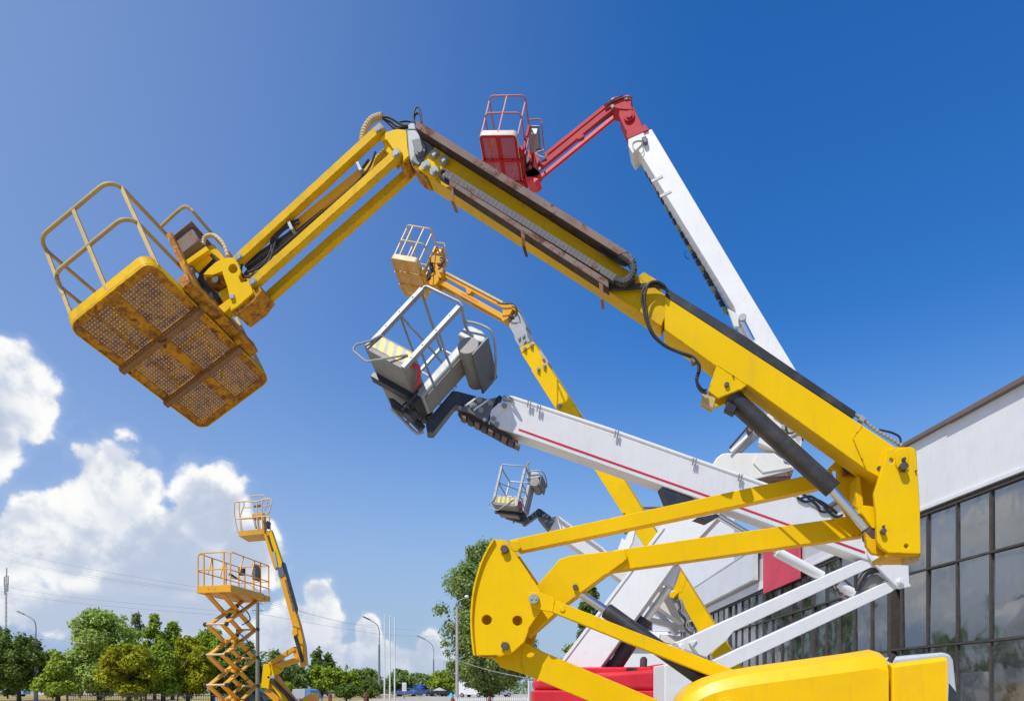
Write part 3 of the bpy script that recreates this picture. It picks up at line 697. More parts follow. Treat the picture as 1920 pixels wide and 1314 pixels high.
# --- upper folding links
mb = MB(); PA.poly(mb, [(955, 1012), (1527, 887.5), (1560, 881), (1566, 905), (1530, 916), (1280, 970), (972, 1034)], .36, .115); l1 = part('folding_link', mb, YEL, A, .008)
mb = MB(); PA.poly(mb, cv(860, 980, 3.935, [(360, 130), (440, 135), (460, 180), (430, 212), (390, 200)]), .335, .025); part('link_lug', mb, YEL, A, .005)
mb = MB(); PA.poly(mb, [(1150, 1031), (1172, 1028), (1320, 1006.5), (1593, 968), (1624, 975), (1622, 1004), (1320, 1047), (1139, 1072)], .36, .12); l2 = part('folding_link', mb, YEL, A, .008)
K4 = lambda L: cv(1400, 820, 5.4735, L)
mb = MB(); PA.poly(mb, K4([(880, 840), (970, 810), (1110, 815), (1190, 930), (1150, 1000), (1060, 1020)]), .335, .026); part('link_end_plate', mb, YEL, A, .006)
K5 = lambda L: cv(860, 980, 3.935, L)
mb = MB(); PA.poly(mb, K5([(745, 265), (820, 240), (1225, 195), (1241, 262), (1085, 378), (800, 590), (510, 845), (430, 800), (480, 600), (590, 445)]), .325, .17); part('elbow_arm', mb, YEL, A, .008)
mb = MB(); PA.pin(mb, *K5([(860, 470)])[0], 5, .29, .04); part('elbow_pin', mb, PIN, A, .002)
# sail-shaped side plate
K6 = lambda L: cv(800, 1000, 4.185, L)
arc = catmull([Vector((q[0], q[1], 0)) for q in [(372, 955), (352, 760), (352, 600), (372, 430), (420, 255), (470, 140), (527, 45)]], 4)
sail = [(q.x, q.y) for q in arc]+[(620, 50), (650, 90), (890, 440), (900, 520), (893, 600), (800, 740), (795, 770), (765, 850), (680, 925), (645, 950)]
mb = MB(); PA.poly(mb, K6(sail), .115, .03, [K6(circ(470, 676, 40)), K6(circ(711, 682, 40))]); part('side_plate', mb, YEL, A, .004)
mb = MB(); PA.behind(mb, K6(sail), .115, .54, .03, [K6(circ(470, 676, 40)), K6(circ(711, 682, 40))]); part('side_plate', mb, YEL, A, .004)
inner = [(q.x+7, q.y) for q in arc]
mb = MB(); PA.behind(mb, K6([(q.x-9, q.y-2) for q in arc]+inner[::-1]), .085, .085, .50); part('edge_flange', mb, YEL, A, .004)
for q, r, o in (((608, 118), 31, .09), ((612, 878), 31, .09)):
    x, y = K6([q])[0]
    mb = MB(); PA.pin(mb, x, y, r/4.185, o-.02, .05, 20); part('pivot_pin', mb, PIN, A, .003)
    mb = MB(); PA.poly(mb, K6([(q[0]-35, q[1]-38), (q[0]-18, q[1]-38), (q[0]-18, q[1]+30), (q[0]-2, q[1]+48), (q[0]-30, q[1]+32)]), .10, .015); part('pin_keeper', mb, YEL, A, .002)
# strut with lug
mb = MB(); PA.poly(mb, K6([(790, 458), (890, 458), (1000, 505), (1010, 560), (972, 612), (905, 600), (805, 565)]), .06, .035); part('link_lug', mb, YEL, A, .005)
mb = MB(); PA.pin(mb, *K6([(839, 510)])[0], 9.5, .025, .036, 24); silver = part('pivot_pin', mb, WASH, A, .003)
for dx in (-18, 17):
    mb = MB(); PA.pin(mb, *K6([(839+dx, 508)])[0], 2.2, .018, .008, 10); part('bolt', mb, STEEL, silver, .001)
mb = MB(); PA.poly(mb, [(1040, 1124), (1215, 1193), (1378, 1255.5), (1420, 1290), (1400, 1310), (1333, 1267), (1170, 1202), (1032, 1146)], .055, .13); strut = part('strut', mb, YEL, A, .008)
mb = MB(); PA.pin(mb, *cv(1020, 960, 3.711, [(127, 673)])[0], 5, .045, .015, 20); part('bolt', mb, YEL, strut, .002)
# lower boom arm
mb = MB(); PA.poly(mb, [(925, 1232), (970, 1203), (985, 1203), (1012.5, 1219), (1130, 1268), (1330, 1352), (1280, 1400), (1104, 1314), (982, 1263), (938, 1250)], .30, .19); part('lower_arm', mb, YEL, A, .008)
# riser cylinder
mb = MB(); PA.rod(mb, (1080, 1106), (1145, 1150), 8, .40); part('cylinder_rod', mb, CHROME, A)
mb = MB(); PA.rod(mb, (1137, 1144), (1330, 1282), 15, .40, .26); part('cylinder_barrel', mb, BARREL, A, .004)

# weld beads and grease nipples
def weld(L, off, rpx=1.1):
    p = PA.pts(L, off); q = []
    for a, b in zip(p, p[1:]):
        n_ = max(2, int((b-a).length/.012)); q += [a.lerp(b, i/n_) for i in range(n_)]
    q.append(p[-1]); rr = [PA.m(rpx, L[0][0], off)*random.uniform(.7, 1.25) for _ in q]
    part('weld_bead', MB().tube(q, rr, 6), YEL, A)
weld(cv(1280, 660, 3.129, [(1052, 432), (1000, 500), (1082, 692), (1150, 728)]), -.022)
weld([(1345, 684), (1372, 702), (1400, 721)], -.014)
weld([(1172, 1029.5), (1175.5, 1046.6), (1136, 1076)], .322)
weld([(969, 1203), (985, 1205), (976, 1236), (981, 1262)], .298)
weld([(1040, 1124), (1035.5, 1146)], .054, .9)
weld(K3([(1165, 690), (1160, 770), (1200, 800)]), .03, .9)
for px, py, o in ((1718, 882, -.075), (1375, 704, -.016)):
    mb = MB(); PA.pin(mb, px, py, 1.5, o-.014, .016, 8); part('grease_nipple', mb, PIN, A)
# --- turret hoods, built as shells with bevelled tops
def hood(name, prof, off, th, mat, drop, inset):
    """prof: top edge left to right then the bottom right corner; a bevelled shell from the front face to the back"""
    mb = MB(); n = len(prof)
    rings = []
    for o, dz, dx in ((off+inset*1.7, 0, 0), (off+inset*.45, drop*.35, 0), (off, drop, 0)):
        rings.append([PA.at(x, y, off)+PA.n*(o-off)-Vector((0, 0, dz)) for x, y in prof])
    back = [PA.at(x, y, off)+PA.n*th for x, y in prof]
    bot = [Vector((q.x, q.y, .9)) for q in rings[2]]
    bb = [Vector((q.x, q.y, .9)) for q in back]
    seq = [bb, back]+rings+[bot]
    vs = [q for r_ in seq for q in r_]; fs = []
    for k in range(len(seq)-1):
        a, b = k*n, (k+1)*n
        fs += [(a+i, b+i, b+i+1, a+i+1) for i in range(n-1)]
    fs.append(tuple(k*n for k in range(len(seq)))[::-1]); fs.append(tuple(k*n+n-1 for k in range(len(seq))))
    mb.add(vs, fs); return part(name, mb, mat, A, .012, ang=28, seg=3)
HOOD = paint('yellow_hood_plastic', (.86, .50, .0), .34, dirt=.07, chip=.06, fade=.06, streak=.12, spec=.22)
hd = hood('turret_hood', [(1262, 1345), (1268, 1320), (1276, 1303), (1294, 1286), (1312, 1275), (1333, 1265), (1356, 1258), (1379, 1253), (1420, 1246), (1500, 1235), (1600, 1221), (1644, 1214), (1668, 1221)], -.74, 1.0, HOOD, .13, .10)
hood('turret_hood', [(1672, 1243), (1700, 1239), (1778, 1229)], -.70, .45, HOOD, .03, .03)
mb = MB(); PA.pin(mb, 1366, 1325, 20, -.775, .05, 28); PA.pin(mb, 1366, 1325, 14, -.785, .012, 28); part('hood_cap', mb, HOOD, hd, .008)
mb = MB(); PA.rod(mb, (1668, 1240), (1676, 1226), 5, -.6); part('hood_hinge', mb, BLACK, hd)
# turntable and chassis below the frame
mb = MB(); p = PA.at(1500, 1298, .0); mb.cyl((p.x, p.y, .55), (p.x, p.y, .9), .75, .75, 32); part('turntable', mb, YEL, A, .01)
mb = MB(); mb.ab(p.x-1.1, p.x+1.0, p.y-.75, p.y+.75, .32, .55); part('chassis', mb, YELW, A, .02)
for dx in (-.95, .85):
    for dy in (-.82, .82):
        mb = MB(); mb.cyl((p.x+dx, p.y+dy-.13, .4), (p.x+dx, p.y+dy+.13, .4), .4, .4, 28); w = part('wheel', mb, RUBBER, A, .03)
        mb = MB(); mb.cyl((p.x+dx, p.y+dy-.14, .4), (p.x+dx, p.y+dy+.14, .4), .2, .2, 20); part('rim', mb, YEL, w, .01)

# ================================================================== LIFT C : white boom, red basket and red engine hood
PC = Plane(.30, 16.73)
q0 = PC.at(1100, 1298, .5)
C = thing('boom_lift', 'boom lift with tall white boom, red jib and red basket against the sky', 'boom lift', (q0.x, q0.y, 0))
RC = ([.1424, -.9735, .1788], [.9571, .1815, .226], [-.2524, .1389, .9576]); tC = (-.772, 16.024, 14.48)
rounded_basket(C, RC, tC, 1.646, 1.187, .661, (REDD, PINKR, CREAMR, REDD, STEEL), panel_mat=REDPF, rail_r=.021, kick=.13)
K = lambda L: cv(860, 150, 3.9825, L)
mb = MB(); PC.bar(mb, K([(590, 655)])[0], K([(1165, 185)])[0], 9.5, .0, .09); part('jib_bar', mb, REDF, C, .01)
mb = MB(); PC.bar(mb, K([(640, 560)])[0], K([(1135, 160)])[0], 6, .05, .09); part('jib_bar', mb, REDF, C, .01)
mb = MB(); PC.bar(mb, K([(580, 745)])[0], K([(1185, 250)])[0], 6, .42, .08); part('jib_bar', mb, REDP, C, .01)
mb = MB(); PC.rod(mb, K([(770, 520)])[0], K([(1160, 240)])[0], 3, .25); part('jib_cylinder', mb, BARREL, C)
mb = MB(); PC.poly(mb, K([(870, 440), (930, 400), (935, 420), (905, 440)]), -.02, .1); part('jib_bracket', mb, REDF, C, .006)
mb = MB(); PC.tube(mb, K([(660, 560), (640, 580), (600, 570), (585, 545), (640, 525)]), 1.6, -.1, 6, 4); part('hydraulic_hose', mb, STEEL, C)
mb = MB(); PC.tube(mb, K([(1090, 200), (1150, 165), (1240, 130), (1296, 132)]), 1.0, -.05, 6, 4); part('hydraulic_hose', mb, RUBBER, C)
mb = MB(); PC.tube(mb, K([(1085, 190), (1150, 150), (1230, 118)]), 1.0, -.05, 6, 4); part('hydraulic_hose', mb, RUBBER, C)
mb = MB(); PC.poly(mb, K([(1130, 140), (1150, 128), (1232, 115), (1272, 108), (1292, 130), (1290, 185), (1305, 225), (1210, 220), (1140, 205)]), -.02, .4); part('knuckle_plate', mb, REDF, C, .02)
mb = MB(); PC.poly(mb, K([(1195, 225), (1305, 200), (1362, 312), (1375, 360), (1262, 395), (1240, 370), (1195, 270)]), .0, .4); part('rotator_head', mb, REDF, C, .02)
mb = MB(); PC.poly(mb, K([(1255, 372), (1370, 345), (1395, 328), (1420, 372), (1265, 440), (1252, 425)]), -.04, .46); part('boom_flange', mb, REDF, C, .012)
mb = MB(); PC.pin(mb, *K([(1272, 265)])[0], 10, -.05, .06, 22); PC.pin(mb, *K([(1272, 258)])[0], 6, -.08, .03, 18); part('head_boss', mb, REDF, C, .01)
for q in ((1255, 130), (1148, 195), (600, 660), (1150, 145)):
    mb = MB(); PC.pin(mb, *K([q])[0], 3.2, -.05, .05, 12); part('pivot_pin', mb, WASH, C, .004)
# brackets at the basket
mb = MB(); PC.poly(mb, K([(490, 690), (580, 640), (600, 590), (560, 540), (520, 545), (545, 600), (560, 640), (610, 690), (590, 720), (510, 725)]), -.1, .25); part('bracket_plate', mb, REDF, C, .012)
mb = MB(); PC.poly(mb, K([(495, 720), (600, 735), (570, 765), (510, 768)]), -.1, .35); part('bracket_block', mb, REDP, C, .012)
mb = MB(); PC.poly(mb, K([(505, 530), (580, 540), (590, 590), (520, 600)]), -.05, .3); part('rotator_motor', mb, REDP, C, .012)
mb = MB(); PC.poly(mb, K([(490, 555), (515, 560), (530, 600), (495, 640)]), -.1, .2); part('valve_block', mb, BLACK, C, .012)
mb = MB(); PC.tube(mb, K([(580, 520), (600, 515), (635, 525), (620, 535), (585, 540)]), 1.2, -.05, 6, 4); part('hydraulic_hose', mb, RUBBER, C)
# upper boom
mb = MB(); PC.poly(mb, [(1181, 256), (1222, 242), (1400, 541), (1492, 693), (1520, 745), (1502, 838), (1440, 770), (1376, 574), (1198, 284), (1181, 272)], .0, .44); part('main_boom', mb, WHITE, C, .015)
mb = MB(); PC.poly(mb, [(1178, 258), (1183, 252), (1206, 247), (1212, 262), (1186, 288), (1178, 274)], -.03, .55); part('boom_collar', mb, WHITEC, C, .01)
mb = MB(); PC.poly(mb, K([(1365, 430), (1395, 415), (1412, 440), (1408, 460), (1385, 470)]), -.1, .1); part('sensor_box', mb, GREYD, C, .01)
mb = MB(); PC.tube(mb, K([(1375, 455), (1330, 455), (1300, 475), (1310, 520), (1360, 550), (1380, 520), (1365, 465)]), .7, -.04, 6, 5); part('cable', mb, STEEL, C)
# drag chain slung under the boom
cA, cB = (1206, 303), (1366, 586)
mb = MB(); PC.bar(mb, cA, cB, 4, .44, .10); ch = part('chain_guide', mb, BLACK, C, .004)
for i in range(22):
    t = (i+.1)/22; t2 = (i+.72)/22
    a = (cA[0]+(cB[0]-cA[0])*t, cA[1]+(cB[1]-cA[1])*t); b = (cA[0]+(cB[0]-cA[0])*t2, cA[1]+(cB[1]-cA[1])*t2)
    mb = MB(); PC.bar(mb, (a[0]-2.5, a[1]+1.5), (b[0]-2.5, b[1]+1.5), 7, .38, .10); part('chain_link', mb, BLACK if i % 3 else paint('olive_link', (.22, .25, .12), .6) if 'olive_link' not in MATS else MATS['olive_link'], C, .006)
mb = MB(); PC.tube(mb, [(1287, 470), (1284, 476), (1286, 483), (1292, 486)], .6, .5, 6, 4); part('cable', mb, BLACK, C)
for t in (.12, .22):
    a = (cA[0]+(cB[0]-cA[0])*t, cA[1]+(cB[1]-cA[1])*t)
    mb = MB(); PC.bar(mb, (a[0]-4, a[1]+3), (a[0]+17, a[1]-7), 5, -.012, .02); part('chain_bracket', mb, STEEL, C, .005)
mb = MB(); PC.rod(mb, (1389, 596), (1412, 640), 5, -.12); part('cylinder_rod', mb, CHROME, C)
mb = MB(); PC.pin(mb, 1392, 594, 7, -.22, .24, 14); part('pivot_pin', mb, STEEL, C, .006)
mb = MB(); PC.poly(mb, [(1364, 578), (1386, 590), (1388, 612), (1376, 612)], -.02, .1); part('cylinder_lug', mb, WHITEC, C, .008)
# white knuckle behind the yellow boom
mb = MB(); PC.poly(mb, [(1334, 872), (1344, 857), (1354, 850), (1363, 848.5), (1452, 848.5), (1474, 865), (1489, 874), (1488, 881), (1403, 902), (1330, 930)], .0, .55); kn = part('knuckle_housing', mb, WHITEC, C, .03)
mb = MB(); PC.poly(mb, [(1420, 849), (1450, 849), (1474, 868), (1486, 876), (1430, 886), (1412, 868)], -.03, .04); part('cover_plate', mb, WHITEC, kn, .01)
mb = MB(); PC.poly(mb, [(1402, 903), (1488, 881), (1482, 892), (1450, 893)], .02, .5); part('knuckle_base', mb, RUSTS, C, .01)
mb = MB(); PC.poly(mb, [(1421, 830), (1440, 773), (1454, 778), (1506, 812), (1502, 836), (1489, 853), (1450, 843)], .0, .4); part('boom_foot', mb, WHITEC, C, .02)
mb = MB(); PC.rod(mb, (1372, 852), (1424, 803), 11, .15); part('cylinder_barrel', mb, STEEL, C, .006)
mb = MB(); PC.rod(mb, (1368, 840), (1402, 800), 2, -.1); part('oil_pipe', mb, BLACK, C)
mb = MB(); PC.poly(mb, [(1399, 804), (1408, 798), (1412, 806), (1402, 812)], -.05, .3); part('cylinder_lug', mb, RUSTS, C, .01)
for q in ((1474, 861), (1470, 800)):
    mb = MB(); PC.pin(mb, q[0], q[1], 5, -.06, .06, 14); part('pivot_pin', mb, STEEL, C, .004)
mb = MB(); PC.tube(mb, [(1450, 775), (1470, 790), (1478, 812), (1500, 806), (1505, 826)], 1.8, -.05, 6, 5); part('hydraulic_hose', mb, BLACK, C)
# lower boom (wide white box) and its doubler
mb = MB(); PC.poly(mb, [(1044, 1250), (1244, 982), (1390, 860), (1460, 880), (1345, 972), (1263, 1060), (1118, 1262)], .25, .5); part('lower_boom', mb, WHITE, C, .015)
mb = MB(); PC.poly(mb, [(1049, 1242), (1242, 986), (1246, 989), (1053, 1246)], .22, .04); part('boom_edge', mb, WHITE, C, .004)
mb = MB(); PC.poly(mb, [(1158, 1030), (1166, 1008), (1172, 1012), (1180, 996), (1192, 990), (1186, 1016), (1176, 1036)], 1.0, .12); part('levelling_link', mb, WHITE, C, .012)
mb = MB(); PC.rod(mb, (1256, 1098), (1203, 1173), 7, .7); PC.pin(mb, 1257, 1095, 8, .55, .3); part('cylinder_rod', mb, CHROME, C)
mb = MB(); PC.rod(mb, (1212, 1160), (1140, 1268), 14, .7); part('cylinder_barrel', mb, BARREL, C, .006)
mb = MB(); PC.poly(mb, [(1236, 1090), (1262, 1060), (1275, 1062), (1262, 1100)], .45, .4); part('cylinder_lug', mb, WHITE, C, .01)
# red engine hood
def slab(px0, px1, top0, top1, bot, Y0, Y1, mat, name, root, bev=.03):
    a, b = at(px0, top0, Y0), at(px1, top1, Y0)
    z = EYE+(HY-bot)*Y0/F
    mb = MB(); mb.prism([Vector((a.x, Y0, z)), a, b, Vector((b.x, Y0, z))], (0, Y1-Y0, 0)); return part(name, mb, mat, root, bev, seg=3)
YC = 15.9
rh = slab(1001, 1246, 1270, 1252, 1294, YC, YC+1.5, REDP, 'engine_hood', C, .12)
slab(998, 1246, 1293, 1294, 1420, YC-.05, YC+1.5, REDP, 'engine_hood', C, .05)
slab(1080, 1230, 1250, 1249, 1272, YC+.35, YC+1.4, REDP, 'engine_hood', C, .06)
slab(1222, 1246, 1246, 1243, 1265, YC+.1, YC+.9, REDP, 'engine_hood', C, .05)
mb = MB(); mb.cyl(at(1206, 1262, YC+.5), at(1207, 1234, YC+.5), .085, .085, 18); ex = part('exhaust_pipe', mb, PIN, C, .004)
mb = MB(); mb.cyl(at(1207, 1236, YC+.5), at(1207, 1232, YC+.48), .06, .06, 16); part('exhaust_mouth', mb, RUBBER, ex)
slab(1176, 1195, 1251, 1251, 1258, YC+.2, YC+.5, BLACK, 'filler_cap', C, .02)
slab(1128, 1156, 1236, 1236, 1254, YC+1.3, YC+1.6, BLUE, 'blue_tank', C, .02)
mb = MB(); b0 = at(1120, 1298, YC); mb.ab(b0.x-1.4, b0.x+1.4, YC+.2, YC+1.3, .35, .75); part('chassis', mb, GREYD, C, .03)
for dx in (-1.2, 1.2):
    for dy in (.0, 1.5):
        mb = MB(); mb.cyl((b0.x+dx, YC+dy-.15, .45), (b0.x+dx, YC+dy+.15, .45), .45, .45, 24); part('wheel', mb, RUBBER, C, .04)

# ================================================================== LIFT D : weathered yellow, small basket in the middle of the sky
PD = Plane(.5, 20.6)
q0 = PD.at(1400, 1298, .3)
D = thing('boom_lift', 'yellow boom lift with grey head and small faded basket above the tilted grey basket', 'boom lift', (q0.x, q0.y, 0))
RD = ([.1408, -.9324, .3328], [.9557, .2158, .2003], [-.2586, .2898, .9215]); tD = (-3.745, 21.343, 14.983)
rounded_basket(D, RD, tD, 1.438, 1.288, .705, (AMBW, AMBR, AMBR, AMBW, AMBW), panel_mat=AMBW, posts_short=(.28, .70), rail_r=.024, kick=.16)
K = lambda L: cv(720, 410, 5.714, L)
mb = MB(); PD.bar(mb, K([(640, 590)])[0], K([(1290, 935)])[0], 9.5, .0, .16, 9.5); part('jib_bar', mb, AMB, D, .012)
mb = MB(); PD.bar(mb, K([(660, 575)])[0], K([(1270, 895)])[0], 4.2, -.04, .12); part('jib_bar', mb, AMBR, D, .01)
mb = MB(); PD.bar(mb, K([(595, 670)])[0], K([(1265, 1045)])[0], 9.5, .0, .12); part('jib_bar', mb, AMB, D, .012)
mb = MB(); PD.bar(mb, K([(580, 712)])[0], K([(1265, 1085)])[0], 6, .14, .12); part('jib_bar', mb, AMBW, D, .012)
mb = MB(); PD.poly(mb, K([(740, 798), (800, 820), (850, 868), (940, 905), (960, 925), (870, 885), (780, 838)]), .125, .014); part('sticker', mb, CREAMR, D)
ORG_M = paint('faded_orange_print', (.72, .20, .05), .6, dirt=.2)
for i in range(7):
    mb = MB(); u = 832+i*25; v = 798+i*13.4; PD.poly(mb, K([(u, v-8), (u+19, v+2), (u+18, v+20), (u-1, v+10)]), -.006, .005); part('faded_lettering', mb, ORG_M, D)
mb = MB(); PD.poly(mb, K([(870, 725), (945, 770), (915, 808), (885, 798)]), -.03, .2); part('jib_bracket', mb, AMB, D, .01)
mb = MB(); PD.poly(mb, K([(1235, 918), (1355, 908), (1385, 955), (1345, 1030), (1265, 1040), (1270, 985)]), -.03, .45); part('knuckle_plate', mb, AMB, D, .015)
mb = MB(); PD.poly(mb, K([(1240, 1050), (1330, 1020), (1335, 1060), (1270, 1102)]), .0, .45); part('knuckle_plate', mb, AMB, D, .015)
mb = MB(); PD.poly(mb, K([(1370, 920), (1400, 920), (1420, 955), (1395, 985), (1365, 960)]), -.05, .4); part('knuckle_pin', mb, AMB, D, .02)
mb = MB(); PD.tube(mb, K([(1215, 905), (1290, 915), (1370, 910), (1410, 940), (1425, 1000), (1400, 1050), (1340, 1045)]), 1.2, -.1, 6, 5); part('hydraulic_hose', mb, RUBBER, D)
mb = MB(); PD.poly(mb, K([(500, 600), (530, 560), (565, 590), (590, 650), (560, 700), (520, 712), (455, 700), (440, 680), (500, 650)]), -.1, .35); part('bracket_plate', mb, AMB, D, .015)
mb = MB(); PD.poly(mb, K([(520, 490), (560, 480), (600, 560), (640, 580), (600, 640), (560, 600)]), -.1, .3); part('bracket_arm', mb, AMB, D, .015)
mb = MB(); PD.poly(mb, K([(580, 520), (610, 510), (630, 540), (625, 580), (590, 575)]), -.15, .3); part('rotator', mb, AMBW, D, .015)
mb = MB(); PD.poly(mb, K([(470, 400), (560, 395), (615, 405), (620, 470), (560, 480), (500, 470)]), -.1, .3); part('rotator_housing', mb, AMBW, D, .015)
mb = MB(); PD.poly(mb, K([(470, 430), (510, 440), (530, 530), (500, 560), (475, 500)]), -.05, .3); part('valve_block', mb, BLACK, D, .015)
mb = MB(); PD.poly(mb, K([(430, 560), (480, 540), (520, 600), (470, 650), (420, 660)]), .0, .2); part('rotator_motor', mb, BLACK, D, .015)
for L in ([(600, 420), (640, 425), (645, 460), (620, 490), (590, 500)], [(600, 440), (625, 470), (610, 520), (580, 540)], [(520, 470), (505, 520), (540, 560)]):
    mb = MB(); PD.tube(mb, K(L), 1.3, -.15, 6, 4); part('hydraulic_hose', mb, RUBBER, D)
mb = MB(); PD.poly(mb, K([(430, 690), (540, 705), (575, 720), (560, 740), (480, 725)]), -.05, .3); part('support_arm', mb, AMBW, D, .01)
K7 = lambda L: cv(840, 560, 4.867, L)
mb = MB(); PD.poly(mb, K7([(590, 150), (632, 105), (652, 130), (712, 245), (708, 300), (640, 260)]), .05, .4); part('rotator_head', mb, GREYL, D, .02)
mb = MB(); PD.poly(mb, K7([(560, 205), (600, 185), (640, 210), (715, 290), (725, 340), (748, 390), (655, 442), (612, 380), (600, 330), (555, 250)]), .0, .42); hd2 = part('head_housing', mb, GREYL, D, .02)
mb = MB(); PD.poly(mb, K7([(543, 180), (570, 175), (580, 200), (555, 215)]), -.02, .3); part('valve_block', mb, BLACK, D, .01)
for q in ((645, 355), (685, 335), (697, 385)):
    mb = MB(); PD.pin(mb, *K7([q])[0], 3.0, -.06, .06, 10); part('bolt', mb, WASH, hd2, .003)
mb = MB(); PD.poly(mb, [(974, 651), (1000, 640), (1008, 654), (1098, 794), (1165, 891), (1228, 994), (1281, 1077), (1400, 1268), (1352, 1258), (1270, 1116), (1167, 962), (1116, 875), (978, 664)], .0, .5); bm_ = part('main_boom', mb, YEL, D, .015)
mb = MB(); PD.poly(mb, K7([(652, 440), (780, 388), (792, 412), (670, 492)]), -.02, .54); part('boom_collar', mb, YEL, D, .01)
mb = MB(); PD.poly(mb, [(996, 694), (1000, 692), (1172, 961), (1167, 962)], -.03, .04); part('boom_edge', mb, YEL, D, .004)
for q in ((697, 450), (757, 420), (820, 640), (877, 610), (1018, 972), (1068, 1075)):
    mb = MB(); PD.pin(mb, *K7([q])[0], 3.6, -.07, .07, 14); PD.pin(mb, *K7([q])[0], 1.5, -.11, .04, 8); part('bolt', mb, WASH, bm_, .004)
mb = MB(); PD.poly(mb, K7([(818, 478), (850, 472), (915, 575), (910, 605), (880, 580)]), .0, .3); part('sensor_box', mb, GREYL, D, .015)
mb = MB(); PD.poly(mb, K7([(855, 548), (880, 545), (892, 575), (872, 578)]), -.02, .2); part('sensor_lamp', mb, RUSTP, D, .01)
K8 = lambda L: cv(1020, 960, 3.711, L)
mb = MB(); PD.poly(mb, K8([(870, 565), (905, 545), (935, 560), (900, 600), (875, 590)]), -.05, .4); part('cylinder_lug', mb, YEL, D, .015)
mb = MB(); PD.poly(mb, K8([(972, 432), (990, 470), (960, 560), (900, 560), (945, 500)]), -.01, .4); part('cylinder_lug', mb, YEL, D, .015)
mb = MB(); PD.rod(mb, K8([(895, 590)])[0], K8([(1015, 860)])[0], 4.5, .1); part('cylinder_barrel', mb, STEEL, D, .005)
for k in range(3):
    mb = MB(); PD.tube(mb, K8([(930+k*12, 600), (950+k*14, 660), (935+k*22, 690), (985+k*10, 740), (975+k*16, 790), (1015, 830)]), 1.2, .0, 6, 4); part('hydraulic_hose', mb, STEEL if k else RUBBER, D)
g0 = PD.at(1400, 1298, .3)
mb = MB(); mb.ab(g0.x-.7, g0.x+1.3, g0.y-.3, g0.y+.9, .8, 1.75); part('turret', mb, YEL, D, .04)
mb = MB(); mb.ab(g0.x-1.1, g0.x+1.2, g0.y-.5, g0.y+1.0, .35, .8); part('chassis', mb, GREYD, D, .03)

